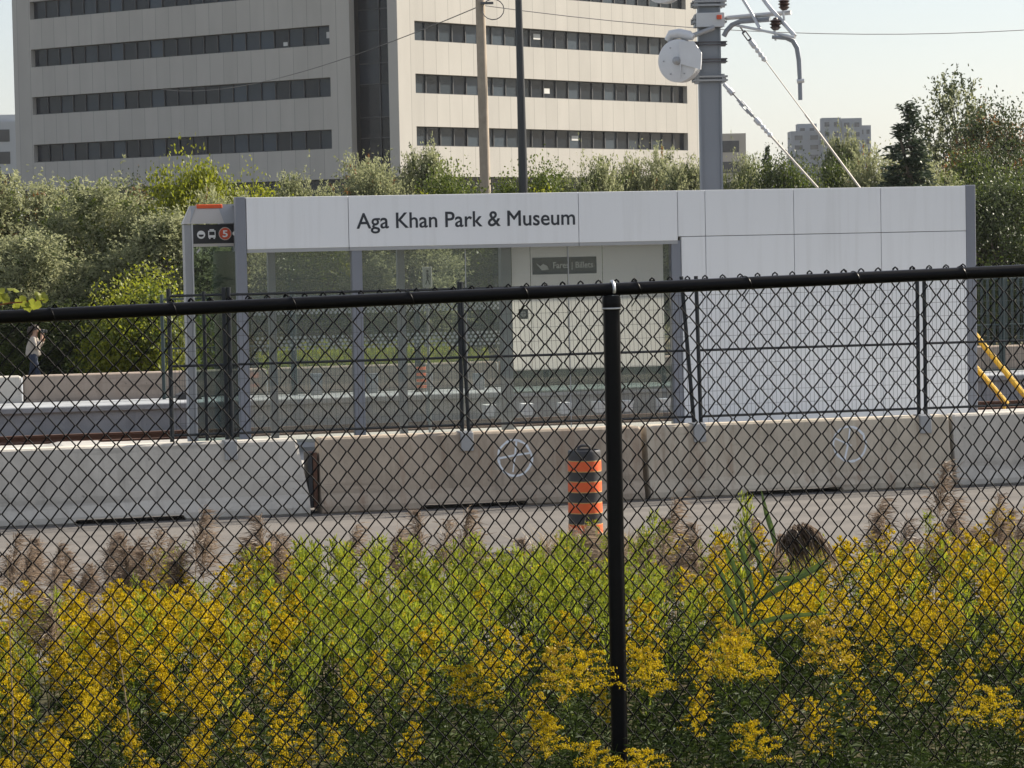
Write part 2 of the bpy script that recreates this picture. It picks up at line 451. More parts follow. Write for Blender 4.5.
def chalk_ring(mb, cx, cz, r, cross):
    pts = []
    rr = random.Random(int(cx * 100))
    for i in range(25):
        t = 2 * math.pi * i / 24
        pts.append((cx + r * 1.0 * math.cos(t) * (1 + rr.uniform(-.05, .05)), cz + r * 1.02 * math.sin(t)))
    def yf(z):  # face of the barrier
        return -.004 + (.07 + (z - .22) * .08 / .58)
    def stroke(p, wd):
        for (a, b_) in zip(p[:-1], p[1:]):
            d = Vector((b_[0] - a[0], b_[1] - a[1])); 
            if d.length < 1e-5: continue
            nn = Vector((-d.y, d.x)).normalized() * wd * .5 * rr.uniform(.7, 1.1)
            mb.add([(a[0] + nn.x, yf(a[1] + nn.y), a[1] + nn.y), (a[0] - nn.x, yf(a[1] - nn.y), a[1] - nn.y),
                    (b_[0] - nn.x, yf(b_[1] - nn.y), b_[1] - nn.y), (b_[0] + nn.x, yf(b_[1] + nn.y), b_[1] + nn.y)], [(0, 1, 2, 3)])
    stroke(pts, .028)
    if cross:
        stroke([(cx + .03, cz + r), (cx + .0, cz), (cx - .03, cz - r * .8)], .022)
        stroke([(cx - r, cz + .0), (cx, cz + .03), (cx + r, cz + .05)], .022)
    else:
        stroke([(cx - r * .4, cz - r), (cx - .02, cz), (cx + r * .1, cz + r)], .022)
        stroke([(cx - r, cz + .08), (cx + .02, cz - .02)], .022)
BAR = [  # px left, px right, mat, label, bevels
    (-395, -36, 'con_tan', 'tan concrete barrier leftmost in the near row, beyond the pale grey one', 0, 0),
    (-32, 309, 'con_grey', 'pale grey concrete barrier with sloping right end, left of the gap', .0, .12),
    (321, 643, 'con_brown', 'brownish concrete barrier with a chalk circle and cross, behind the striped barrel', .0, 0),
    (649, 951, 'con_tan', 'tan concrete barrier with a faint chalk ring, below the blank white station wall', 0, 0),
    (955, 1250, 'con_grey', 'grey concrete barrier at the right edge of the near row', 0, 0)]
for i, (a, b_, mt, lb, bl, br) in enumerate(BAR):
    ya = 529 - 44 * a / 1024; yb = 529 - 44 * b_ / 1024
    ua = U(a, ya - 20, .1); ub = U(b_, yb - 20, .1)
    t = thing('concrete_barrier', lb, 'barrier', RF(ua, 0, 0), RA, 'concrete barriers along the near side of the track')
    barrier_mesh(ub - ua, M[mt], True, bl, br).build('barrier_body', M[mt], t)
    if i in (2, 3):
        cpx, cpy = ((515, 458), (850, 444))[i - 2]
        cu, cz = on_v(cpx, cpy, .1)
        mb = MB(); chalk_ring(mb, cu - ua, cz, .195, i == 2); mb.build('chalk_mark', M['chalk'], t)
    if i in (1, 2):
        hk = MB(); x = (ub - ua + .03) if i == 1 else -.05
        hk.box(x - .022, x + .022, .14, .42, .06, .66); hk.build('key_gap_shade', M['rubber'] if i == 1 else M['rust'], t)  # near-black box paints the shade in the gap; the rust one is a key
# low slab lying behind the pale barrier
a, zt = on_v(42, 449, 1.6); b_, _ = on_v(108, 441, 1.6)
t = MB(); t.prism([(0, 0), (b_ - a, 0), (b_ - a, zt), (b_ - a - .03, zt + .02), (.25, zt + .02), (.0, zt - .03)], 0, 1.1)
o = t.build('concrete_block', M['con_plat']); o.location = RF(a, 1.3); o.rotation_euler = (0, 0, RA)
tag(o, 'low pale concrete block with sloped end lying behind the grey barrier', 'block')

# ------------------------------------------------------------------ welded mesh fence panels on the barriers
def mesh_panel(root, w_, h, z0, mid=True, sway=0.0, lean=0.0, rp=.024, wires=True, px_step=.05, pz_step=.15, postext=.0, mat='dark_wire', posts=(0, 1)):
    for k in (0, 1):
        if k in posts:
            mb = MB(); x = k * w_
            mb.tube([(x + (lean if k else sway), 0, z0 + h + .06), (x, 0, z0 - postext)], rp, 8); mb.build('post', M[mat], root, True)
    zs = [z0 + .03, z0 + h - .02] + ([z0 + h * .5] if mid else [])
    for z in zs:
        f = (z - z0) / h
        mb = MB(); mb.tube([(sway * f, 0, z), (w_ + lean * f, 0, z)], .016, 6); mb.build('rail', M[mat], root, True)
    if wires:
        mb = MB()
        n = int(w_ / px_step)
        for k in range(1, n):
            x = k * w_ / n
            mb.tube([(x + lean * .5, .012, z0 + h), (x, .012, z0 + .03)], .0021, 3, cap=False)
        nz = int(h / pz_step)
        for k in range(1, nz):
            z = z0 + k * h / nz
            mb.tube([(0, .016, z), (w_, .016, z)], .0021, 3, cap=False)
        mb.build('wire_mesh', M[mat], root)
VP = .28
zb = Z(470, 432, VP); ztp = Z(440, 287.6, VP)
PAN = [(172, 227, 'narrow welded mesh fence panel at the left end above the pale barrier', 0, 0),
       (232, 462, 'welded mesh fence panel in front of the glazed left half of the shelter', 0, 0),
       (469, 694, 'welded mesh fence panel with one leaning post, above the barrier behind the striped barrel', -.06, -.12),
       (701, 919, 'welded mesh fence panel in front of the blank white station wall', -.03, 0),
       (926, 1150, 'welded mesh fence panel at the right edge, in front of the yellow handrails', 0, 0)]
for i, (a, b_, lb, sw, le) in enumerate(PAN):
    ua = U(a, 430, VP); ub = U(b_, 425, VP)
    t = thing('mesh_fence_panel', lb, 'fence', RF(ua, VP, 0), RA, 'mesh fence panels standing on the near barriers')
    z0 = .87
    mesh_panel(t, ub - ua, ztp - z0, z0, True, sw, le, postext=.04)
    if i == 0:
        mb = MB(); xm = U(207, 430, VP) - ua; mb.tube([(xm, 0, ztp + .02), (xm, 0, z0 - .04)], .02, 8); mb.build('post', M['dark_wire'], t, True)
    br = MB()
    for xx in ((ub - ua,) if i < 4 else ()):
        br.box(xx - .055, xx + .085, -.185, -.13, .62, .83, bev=.006); br.box(xx - .055, xx + .085, -.13, .05, .823, .835)
    if br.v: br.build('bracket', M['bracket'], t)

# ------------------------------------------------------------------ far barriers and far mesh fence
VF = VE + 3.2
def far_bar(pa, pb, mt, lb):
    ua = U(pa, 385, VF); ub = U(pb, 385, VF)
    t = thing('concrete_barrier', lb, 'barrier', RF(ua, VF, 0.0), RA, 'concrete barriers beyond the far platform')
    zt = Z((pa + pb) / 2 if False else 100, 374, VF)
    m = barrier_mesh(ub - ua, M[mt], False); m.v = [(x, y, z * zt / .82) for x, y, z in m.v]
    m.build('barrier_body', M[mt], t)
far_bar(-190, 22, 'con_grey', 'grey far concrete barrier at the left edge below the walking person')
far_bar(25, 268, 'con_far', 'tan far concrete barrier beside the walking person, left of the shelter')
far_bar(272, 500, 'con_far', 'far concrete barrier seen through the left glass of the shelter')
far_bar(504, 735, 'con_far', 'far concrete barrier seen below the inner wall of the shelter')
far_bar(739, 960, 'con_far', 'far concrete barrier hidden mostly by the white wall')
far_bar(964, 1200, 'con_far', 'far concrete barrier behind the yellow handrails at right')
VFF = VF - .35
FP = [(164, 293, 'far mesh fence panel left of the shelter, crossing its left column'), (296, 417, 'far mesh fence panel seen through the second glass bay of the shelter'),
      (420, 545, 'far mesh fence panel seen through glass left of the inner wall'), (548, 660, 'far mesh fence panel seen behind the fare sign wall'),
      (664, 780, 'far mesh fence panel behind the blank white wall'), (905, 1001, 'far mesh fence panel just right of the shelter, behind the handrails'), (1004, 1125, 'far mesh fence panel at the right edge of the photo')]
for pa, pb, lb in FP:
    ua = U(pa, 390, VFF); ub = U(pb, 390, VFF)
    z0 = ZE - .1; h = Z(170, 298, VFF) - z0
    t = thing('mesh_fence_panel', lb, 'fence', RF(ua, VFF, 0), RA, 'green mesh fence panels on the far platform')
    mesh_panel(t, ub - ua, h, z0, True, mat='green_post', rp=.03, pz_step=.2, posts=(0, 1))
# white upright posts on the far platform seen through glass
for i, (px, py0, py1) in enumerate(((491, 405, 428), (529, 404, 428), (567, 403, 427), (601, 402, 426), (629, 401, 426), (666, 399, 426))):
    ux, zt = on_v(px, py0, VE - .5)
    mb = MB(); mb.add([(-.075, 0, .16), (.05, 0, .16), (.05, .3, .16), (-.075, .3, .16), (-.08, .02, zt), (.09, .02, zt), (.09, .3, zt), (-.08, .3, zt)],
                      [(0, 3, 2, 1), (4, 5, 6, 7), (0, 1, 5, 4), (1, 2, 6, 5), (2, 3, 7, 6), (3, 0, 4, 7)])
    o = mb.build('platform_support', M['white_panel']); o.location = RF(ux, VE - .5); o.rotation_euler = (0, 0, RA)
    tag(o, 'short white concrete support beside the track, %s' % ('just right of a mesh post', 'second from the left below the inner wall', 'third from the left below the inner wall', 'left of the black fence post', 'right behind the black fence post', 'nearest the wide grey column')[i], 'support', 'white supports along the far platform edge')
for i, (px, lb) in enumerate(((298, 'left of the shelter column'), (352, 'beside the middle grey column'), (405, 'left of the orange barrel'), (455, 'right of the orange barrel'))):
    ux, zt = on_v(px, 369, VF + 1.2); _, zb2 = on_v(px, 398, VF + 1.2)
    mb = MB(); mb.box(-.09, .09, 0, .12, ZE - .1, zt, bev=.01)
    o = mb.build('marker_post', M['con_blue']); o.location = RF(ux, VF - .62); o.rotation_euler = (0, 0, RA)
    tag(o, 'pale blue grey post before the far barrier seen through glass, ' + lb, 'post', 'pale posts on the far platform')
# dark block on far platform at left
ux, _ = on_v(191, 395, VE + .9)
mb = MB(); mb.prism([(-.17, 0), (.2, 0), (.15, .17), (-.05, .22), (-.21, .16)], 0, .35)
o = mb.build('rubber_block', M['rubber']); o.location = RF(ux, VE + .9, ZE - .1); o.rotation_euler = (0, 0, RA)
tag(o, 'dark rubber block lying on the far platform left of the shelter', 'block')

# ------------------------------------------------------------------ station shelter
ULa = U(236.5, 320, VS); URa = U(975.5, 320, VS)
zTop = .5 * (Z(245, 199.5, VS) + Z(965, 184, VS))
SW = URa - ULa
st = thing('station_shelter', 'white and glass tram stop shelter with grey columns and the station name on its fascia', 'shelter', RF(ULa, VS, SP), RA)
def lu(px, py=250, v=VS): return U(px, py, v) - ULa
HT = zTop - SP
zF = Z(460, 245, VS) - SP             # fascia bottom
colw = lu(246.5) 
DEP = 2.5
# columns of the front
for (p0, p1, ht) in ((236.5, 246.5, HT + .01), (351.5, 362, zF), (671.5, 681, zF), (966, 975.5, HT + .01)):
    mb = MB(); x0, x1 = lu(p0), lu(p1); mb.box(x0, x1, -.02 if ht > zF else .0, .14, 0, ht, bev=.006); mb.build('column', M['grey_metal'], st)
# roof
mb = MB(); mb.box(colw + .003, lu(905), .09, .30, zF + .03, HT - .02); mb.box(colw + .003, lu(905), DEP - .15, DEP, zF + .03, HT - .05); mb.build('roof_beam', M['mid_grey'], st)
mb = MB(); mb.box(colw + .003, lu(905), .302, DEP - .152, HT - .10, HT - .085); mb.build('glass_roof', M['glass'], st)
mb = MB(); mb.box(lu(905) + .003, lu(966) - .003, .17, DEP, zF + .03, HT - .02); mb.build('roof', M['mid_grey'], st)
# back columns
for pb in (271, 400):
    x = U(pb, 300, VS + DEP) - ULa
    mb = MB(); mb.box(x - .05, x + .05, DEP - .12, DEP - .02, 0, zF + .03); mb.build('column', M['mid_grey'], st)
# fascia panels
fx = [246.8, 349, 579, 678]
for a, b_ in zip(fx[:-1], fx[1:]):
    x0, x1 = lu(a) + .004, lu(b_) - .004
    mb = MB(); mb.box(x0, x1, -.015, .075, zF, HT, bev=.004); o = mb.build('fascia_panel', M['white_panel'], st)
    if a == 349: nameplate = o
    mb = MB(); mb.box(x0, x1, -.012, .07, zF - .045, zF - .002); mb.build('soffit_trim', M['mid_grey'], st)
# white wall panels, right half
zJ = Z(835, 233.5, VS) - SP
wx = [678, 705.5, 794, 881, 966]
for a, b_ in zip(wx[:-1], wx[1:]):
    for z0, z1 in ((zJ + .004, HT), (.02, zJ - .004)):
        x0 = lu(a) + .004
        if a == 678 and z0 < .1: x0 = lu(681.3)
        if a == 678 and z0 > .1:
            mb = MB(); mb.box(x0, lu(b_) - .004, -.015, .07, max(z0, zF), z1, bev=.003); mb.build('wall_panel', M['white_panel'], st); continue
        mb = MB(); mb.box(x0, lu(b_) - .004, -.015, .07, z0, z1, bev=.003); mb.build('wall_panel', M['white_panel'], st)
mb = MB(); mb.box(lu(682), lu(965.5), .075, .16, .0, HT - .03); mb.build('backing_wall', M['dark_gap'], st)
mb = MB(); mb.box(lu(905), lu(965), .17, DEP, .0, zF); mb.build('equipment_room', M['mid_grey'], st)
# glass: front bays
mb0 = None
for a, b_ in ((247, 351), (362.5, 671)):
    x0, x1 = lu(a), lu(b_)
    gl = MB(); gl.box(x0, x1, .055, .067, .12, zF - .05); go2 = gl.build('glass_pane', M['glass'], st)
    fr = MB()
    if a > 300:
        for px in (466, 569):
            xx = lu(px); fr.box(xx - .006, xx + .006, .05, .054, .12, zF - .05)
    fr.box(x0, x1, .03, .09, .06, .119); fr.build('glazing_bar', M['mid_grey'], st)
# back glass with frit dots
xb0 = U(250, 300, VS + DEP) - ULa; xb1 = U(500, 300, VS + DEP) - ULa
gl = MB(); gl.box(xb0, xb1, DEP - .075, DEP - .065, .12, zF - .02); bgl = gl.build('glass_pane', M['glass'], st)
dm = MB()
for (p0, p1, nrow) in ((305.5, 313, 3), (334, 349, 4)):
    z0 = Z(350, p1, VS + DEP) - SP; z1 = Z(350, p0, VS + DEP) - SP
    for rr_ in range(nrow):
        z = z0 + (z1 - z0) * (rr_ + .5) / nrow
        x = xb0 + .05 + (.03 if rr_ % 2 else 0)
        while x < xb1:
            k = 8; ra = .021
            dm.add([(x + ra * math.cos(2 * math.pi * j / k), DEP - .078, z + ra * math.sin(2 * math.pi * j / k)) for j in range(k)], [tuple(range(k - 1, -1, -1))])
            x += .066
dm.build('dot_pattern', M['frit'], bgl)
# left end glass
gl = MB(); gl.box(.05, .062, .15, DEP - .15, .12, zF - .02); gl.build('glass_pane', M['glass'], st)
# inner back wall with panels
VI = VS + DEP - .35
xi = [U(p, 300, VI) - ULa for p in (512, 531, 568, 603, 664)]
zi0 = Z(590, 368, VI) - SP; zi1 = zF + .01
zij = Z(590, 255, VI) - SP
for a, b_ in zip(xi[:-1], xi[1:]):
    mb = MB(); mb.add([(a + .004, DEP - .35, zi0), (b_ - .004, DEP - .35, zi0), (b_ - .004, DEP - .35, zi1), (a + .004, DEP - .35, zi1)], [(0, 1, 2, 3)]); o = mb.build('inner_wall_panel', M['cream_panel'], st)
mb = MB(); x = U(506.5, 300, VI) - ULa; mb.box(x - .07, x + .07, DEP - .37, DEP - .2, 0, zF + .02); mb.build('column', M['mid_grey'], st)
mb = MB(); mb.box(xi[0], xi[-1] + .1, DEP - .34, DEP - .31, Z(590, 391, VI) - SP, zi0 - .005); mb.build('kick_panel', M['kick'], st)
# writing
def embolden(me, d):
    bm = bmesh.new(); bm.from_mesh(me)
    bmesh.ops.remove_doubles(bm, verts=bm.verts, dist=1e-5)
    mv = {}
    for e in bm.edges:
        if len(e.link_faces) != 1: continue
        a, b = e.verts; c = e.link_faces[0].calc_center_median(); t = (b.co - a.co)
        n = Vector((-t.z, 0, t.x)).normalized()
        if n.dot(c - a.co) > 0: n = -n
        for v in (a, b): mv.setdefault(v, []).append(n)
    for v, ns in mv.items():
        m = sum(ns, Vector()); 
        if m.length < 1e-3: continue
        m.normalize(); v.co += m * d / max(.6, m.dot(ns[0]))
    bm.to_mesh(me); bm.free(); me.update()
def text_mesh(txt, name, parent, mat, w_, cx, y, zbase, cap=None, off=0.0, bold=0.0):
    cu = bpy.data.curves.new('t', 'FONT'); cu.body = txt; cu.size = 1.0; cu.extrude = 0; cu.offset = off; cu.resolution_u = 4
    to = bpy.data.objects.new('t', cu); COL.objects.link(to)
    dg = bpy.context.evaluated_depsgraph_get(); dg.update()
    me = bpy.data.meshes.new_from_object(to.evaluated_get(dg))
    bpy.data.objects.remove(to)
    co = np.empty(len(me.vertices) * 3, dtype=np.float32); me.vertices.foreach_get('co', co); co = co.reshape(-1, 3)
    x0, x1 = co[:, 0].min(), co[:, 0].max(); y0, y1 = co[:, 1].min(), co[:, 1].max()
    s = w_ / (x1 - x0)
    sz = s if cap is None else cap / .72
    new = np.stack([cx + (co[:, 0] - (x0 + x1) / 2) * s, np.full(len(co), y), zbase + co[:, 1] * sz], 1)
    me.vertices.foreach_set('co', new.astype(np.float32).ravel()); me.update()
    me.materials.clear(); me.materials.append(mat); me.name = name
    if bold: embolden(me, bold)
    o = bpy.data.objects.new(name, me); COL.objects.link(o); o.parent = parent
    return o
ta, tb_ = lu(356.5, 220), lu(574.5, 220)
zbase = (Z(460, 226.6, VS) - SP)
text_mesh('Aga Khan Park & Museum', 'lettering', nameplate, M['letter'], tb_ - ta, (ta + tb_) / 2, -.018, zbase, cap=.205, bold=.0036)
# fares sign
x0 = U(532, 265, VI) - ULa; x1 = U(596, 265, VI) - ULa; zs0 = Z(564, 274, VI) - SP; zs1 = Z(564, 257, VI) - SP
fs = thing('fare_sign', 'dark horizontal sign reading Fares and Billets on the cream inner wall of the shelter', 'sign', st.location, RA)
mb = MB(); mb.box(x0, x1, DEP - .385, DEP - .355, zs0, zs1, bev=.004); mb.build('sign_board', M['sign_black'], fs)
text_mesh('Fares | Billets', 'lettering', fs, M['sign_white'], (x1 - x0) * .62, x0 + (x1 - x0) * .63, DEP - .389, zs0 + .085, cap=.085, bold=.002)
mb = MB(); cx_ = x0 + .13; cz_ = (zs0 + zs1) / 2
mb.add([(cx_ - .08, DEP - .389, cz_ + .04), (cx_ - .06, DEP - .389, cz_ + .01), (cx_ + .0, DEP - .389, cz_ - .06), (cx_ + .1, DEP - .389, cz_ - .05), (cx_ + .08, DEP - .389, cz_ + .0), (cx_ + .02, DEP - .389, cz_ + .03), (cx_ - .02, DEP - .389, cz_ + .0)], [(0, 1, 2, 3, 4, 5, 6)])
mb.build('hand_symbol', M['sign_white'], fs)
# small square no-smoking like notice on the inner wall
ns = thing('notice_sign', 'small dark square notice with a pale red symbol on the inner wall', 'sign', st.location, RA)
xc, zc = U(523, 314, VI) - ULa, Z(523, 314, VI) - SP
mb = MB(); mb.box(xc - .065, xc + .065, DEP - .372, DEP - .355, zc - .07, zc + .07); mb.build('sign_board', M['sign_black'], ns)
mb = MB(); k = 14
mb.add([(xc + .04 * math.cos(2 * math.pi * j / k), DEP - .375, zc + .04 * math.sin(2 * math.pi * j / k)) for j in range(k)], [tuple(range(k))]); mb.build('symbol', M['beige_metal'], ns)
# white pictogram sign behind the glass
VW = VS + DEP + .15
wu, wz0 = on_v(427.5, 287.5, VW); _, wz1 = on_v(427.5, 267, VW); wd = (U(432, 278, VW) - U(423, 278, VW))
ps = thing('pictogram_sign', 'white upright sign with a walking figure on a thin post behind the shelter glass', 'sign', RF(wu, VW, SP), RA)
mb = MB(); mb.box(-wd / 2, wd / 2, -.01, .01, wz0 - SP, wz1 - SP, bev=.003); mb.build('sign_board', M['sign_white'], ps)
mb = MB(); mb.tube([(0, .03, 0), (0, .03, wz1 - SP - .02)], .02, 8); mb.build('post', M['mid_grey'], ps)
mb = MB(); h0 = wz0 - SP; hh = wz1 - wz0
def disc(mb, x, y, z, r, k=10): mb.add([(x + r * math.cos(2 * math.pi * j / k), y, z + r * math.sin(2 * math.pi * j / k)) for j in range(k)], [tuple(range(k - 1, -1, -1))])
def stroke2(mb, a, b_, wdt, y):
    d = Vector((b_[0] - a[0], b_[1] - a[1])).normalized(); n_ = Vector((-d.y, d.x)) * wdt / 2
    mb.add([(a[0] - n_.x, y, a[1] - n_.y), (b_[0] - n_.x, y, b_[1] - n_.y), (b_[0] + n_.x, y, b_[1] + n_.y), (a[0] + n_.x, y, a[1] + n_.y)], [(3, 2, 1, 0)])
disc(mb, .0, -.013, h0 + hh * .8, .018)
stroke2(mb, (.0, h0 + hh * .72), (.0, h0 + hh * .42), .028, -.013); stroke2(mb, (.0, h0 + hh * .44), (-.028, h0 + hh * .15), .014, -.013)
stroke2(mb, (.0, h0 + hh * .44), (.03, h0 + hh * .15), .014, -.014); stroke2(mb, (.0, h0 + hh * .68), (.035, h0 + hh * .5), .01, -.014)
mb.build('walking_figure', M['letter'], ps)

# ------------------------------------------------------------------ stop pylon at the left end
VY = VS + 1.1
yu0 = U(186, 300, VY); yu1 = U(241, 300, VY); PW = yu1 - yu0
zt = Z(210, 204.5, VY) - SP
def pz(py, px=210): return Z(px, py, VY) - SP
py_ = thing('stop_pylon', 'grey stop pylon with orange cap and black route sign left of the shelter', 'sign', RF(yu0, VY, SP), RA)
def pu(px): return U(px, 240, VY) - yu0
mb = MB(); x = pu(191.5)
mb.box(0, x, 0, .22, 0, pz(224), bev=.006); mb.build('post', M['mid_grey'], py_)
mb = MB(); mb.box(x + .001, x + .022, -.005, .2, 0, pz(224)); mb.build('post_trim', M['steel_lite'], py_)
mb = MB(); mb.box(PW - .07, PW, 0, .22, 0, pz(224), bev=.006); mb.build('post', M['mid_grey'], py_)
z0, z1 = pz(223.6), pz(205.5)
mb = MB(); mb.add([(-.01, -.02, z0), (PW + .01, -.02, z0), (PW + .01, .24, z0), (-.01, .24, z0), (.10, .06, z1), (PW + .01, .06, z1), (PW + .01, .2, z1), (.10, .2, z1)],
                  [(0, 3, 2, 1), (4, 5, 6, 7), (0, 1, 5, 4), (1, 2, 6, 5), (2, 3, 7, 6), (3, 0, 4, 7)])
hd = mb.build('head', M['beige_metal'], py_)
mb = MB(); mb.add([(-.012, .02, z0), (.075, -.023, z0), (.16, .035, z1 - .01), (.09, .06, z1)], [(0, 1, 2, 3)]); mb.build('side_facet', M['mid_grey'], hd)
mb = MB(); mb.add([(PW - .20, -.021, z0 + .002), (PW + .012, -.023, z0 + .002), (PW + .012, .055, z1), (PW - .27, .055, z1 - .002)], [(0, 1, 2, 3)]); mb.build('side_facet', M['mid_grey'], hd)
mb = MB(); mb.box(pu(198), pu(223.5), .035, .17, pz(208.3), pz(204.3), bev=.006); mb.build('orange_cap', M['orange_cap'], py_)
b0, b1 = pz(243.5), pz(224.3)
mb = MB(); mb.box(x + .025, PW - .075, .0, .2, b0, b1); bd = mb.build('sign_board', M['sign_black'], py_)
mb = MB(); mb.box(x + .025, PW - .075, -.006, .2, b0 - .04, b0 - .002); mb.build('sign_trim', M['beige_metal'], py_)
mb = MB(); mb.box(x + .025, PW - .075, .05, .065, .1, b0 - .042); mb.build('glass_pane', M['dark_glass_sign'], py_)
def icon(px, py): return pu(px), pz(py)
sgz = pz(234.2, 212); R1 = .052
ix = pu(201.2); mb = MB(); disc(mb, ix, -.004, sgz - .004, .054, 20); disc(mb, ix, -.006, sgz - .004, .012, 8); ic = mb.build('transit_symbol', M['sign_white'], bd)
mb = MB(); mb.add([(ix - .036, -.008, sgz - .002), (ix + .036, -.008, sgz - .002), (ix + .028, -.008, sgz - .026), (ix, -.008, sgz - .034), (ix - .028, -.008, sgz - .026)], [(4, 3, 2, 1, 0)]); mb.build('symbol_bowl', M['sign_black'], ic)
ix = pu(212); mb = MB(); mb.box(ix - .048, ix + .048, -.005, -.001, sgz - .045, sgz + .048); mb.box(ix - .03, ix + .03, -.005, -.001, sgz + .05, sgz + .066)
mb.box(ix - .04, ix - .02, -.005, -.001, sgz - .062, sgz - .047); mb.box(ix + .02, ix + .04, -.005, -.001, sgz - .062, sgz - .047); ic = mb.build('bus_symbol', M['sign_white'], bd)
mb = MB(); mb.add([(ix - .036, -.008, sgz - .012), (ix + .036, -.008, sgz - .012), (ix + .036, -.008, sgz + .034), (ix - .036, -.008, sgz + .034)], [(0, 1, 2, 3)]); mb.build('bus_window', M['sign_black'], ic)
ix = pu(225.2); mb = MB(); disc(mb, ix, -.004, sgz + .004, .086, 26); mb.build('route_ring', M['beige_metal'], bd)
mb = MB(); disc(mb, ix, -.007, sgz + .004, .076, 26); dr = mb.build('route_disc', M['sign_red'], bd)
text_mesh('5', 'route_number', dr, M['sign_white'], .062, ix, -.010, sgz - .038, cap=.088, bold=.003)
ix = pu(234.8); mb = MB(); disc(mb, ix, -.004, sgz + .004, .03, 16); mb.build('round_symbol', M['sign_white'], bd)
mb = MB(); stroke2(mb, (pu(197), pz(252.5)), (pu(200.5), pz(248.5)), .02, .045); mb.build('glass_mark', M['sign_white'], py_)

# ------------------------------------------------------------------ yellow handrails and right-hand things
for i, (a, b_, lb) in enumerate((((977, 337), (1030, 402), 'upper yellow handrail sloping down right of the shelter'), ((978, 362), (1015, 405), 'lower yellow handrail sloping down right of the shelter'))):
    v = VS + 3.9
    ua, za = on_v(*a, v); ub, zb_ = on_v(*b_, v)
    t = thing('handrail', lb, 'handrail', RF(ua, v + .3 * i, 0), RA, 'yellow stair handrails')
    mb = MB(); mb.tube([(-.35, 0, za + .35 * (za - zb_) / (ub - ua)), (ub - ua, 0, zb_)], .045, 8); mb.build('rail', M['yellow_paint'], t, True)
    for f in (.0, .95):
        mb = MB(); x = f * (ub - ua) - (.3 if f == 0 else 0); zz = za + (zb_ - za) * (x / (ub - ua))
        mb.tube([(x, .03, .16), (x, .03, zz - .02)], .025, 8); mb.build('post', M['yellow_paint'], t, True)
# dark screened fence beyond the far barrier at right
dk = MB()
dv = VF + 1.5
ua, zt_ = on_v(968, 292, dv); ub = U(1180, 292, dv)
t = thing('screen_fence', 'dark mesh screened fence beyond the far barrier at the right edge', 'fence', RF(ua, dv), RA)
dk = MB(); 
for k in range(int((ub - ua) / .12)):
    x = k * .12; dk.box(x, x + .055, 0, .01, .3, 2.1)
dk.build('screen', M['green_post'], t)
for k in range(3):
    mb = MB(); mb.tube([(k * (ub - ua) / 2, -.04, 0), (k * (ub - ua) / 2, -.04, 2.15)], .03, 8); mb.build('post', M['green_post'], t, True)

# ------------------------------------------------------------------ construction barrels
def barrel(name_lb, pos, sc=1.0, rz=0):
    t = thing('construction_barrel', name_lb, 'barrel', pos, rz)
    r = .165; pr = []; mis = []
    # body bands from the bottom up
    H = .93; zs = [.05, .105, .21, .315, .42, .525, .63, .735, .84]; 
    cols = [0, 1, 0, 1, 0, 1, 0, 1, 0]
    bands = [(.06, .135, 0), (.135, .235, 1), (.235, .335, 0), (.335, .445, 1), (.445, .54, 0), (.54, .65, 1), (.65, .74, 0), (.74, .85, 1), (.85, .93, 0)]
    rr_ = r * 1.03
    body = MB(); stripes = []
    prof = []; mm = []
    for (z0, z1, c_) in bands:
        k = r * (1.03 - .05 * z0)
        if c_: prof += [(k, z0), (k, z0 + .008), (k * .995, z1 - .008), (k * .995, z1)]; mm += [2, 1, 2, 0]
        else: prof += [(k * .985, z0 + .001), (k * .97, (z0 + z1) / 2), (k * .985, z1 - .001)]; mm += [0, 0, 0]
    prof += [(r * .93, .945), (r * .86, .95), (r * .84, .925), (.02, .925)]; mm += [0, 0, 0, 0]
    body.lathe(prof, 28, mis=mm[:len(prof) - 1] + [0])
    body.build('barrel_body', [M['barrel_black'], M['barrel_orange'], M['barrel_edge']], t, True)
    mb = MB(); mb.tube([(-.07, 0, .925), (-.06, 0, .975), (-.03, 0, .99), (.03, 0, .99), (.06, 0, .975), (.07, 0, .925)], .014, 8); mb.build('handle', M['barrel_black'], t, True)
    mb = MB(); mb.lathe([(.25, .0), (.25, .035), (.23, .05), (.185, .06), (.175, .085)], 24); mb.build('rubber_base', M['rubber'], t, True)
    t.scale = (sc, sc, sc)
    return t
bp_ = on_z(586, 547, 0)
barrel('black and orange striped construction barrel standing on the road before the brown barrier', bp_, .985, .4)
q = RF(U(421, 375, VF - .7), VF - .7, ZE - .1)
barrel('small orange striped barrel on the far platform seen through the shelter glass', (q.x, q.y, q.z), .5, .2)

# ------------------------------------------------------------------ poles, tension wheels, wires
# wooden utility pole
pb = at(486.5, 200, 80); ptop = at(480, 0, 80)
wp = thing('utility_pole', 'weathered wooden utility pole rising behind the shelter with a coil of cable', 'pole', (pb.x, 80, 0))
ax = (ptop.x - pb.x) / (ptop.z - pb.z)*.15
mb = MB(); hz_ = 13.0
mb.tube([(0, 0, 0), (-.02, 0, 4), (-.05, 0, 8), (-.09, 0, hz_)], [.16, .15, .137, .12], 14); mb.build('pole_shaft', M['wood'], wp, True)
zl = at(480, 5, 80).z
mb = MB(); c0 = at(493, 9, 79.6)
cp = [(c0.x - pb.x + .30 * math.cos(t_ * .42), -.25 + .02 * math.sin(t_), c0.z + .28 * math.sin(t_ * .42) ) for t_ in range(0, 30)]
mb.tube(cp, .014, 6); mb.build('cable_coil', M['cable'], wp, True)
mb = MB(); mb.box(-.05, .3, -.30, -.13, zl + .0, zl + .06); mb.build('bracket', M['cable'], wp)
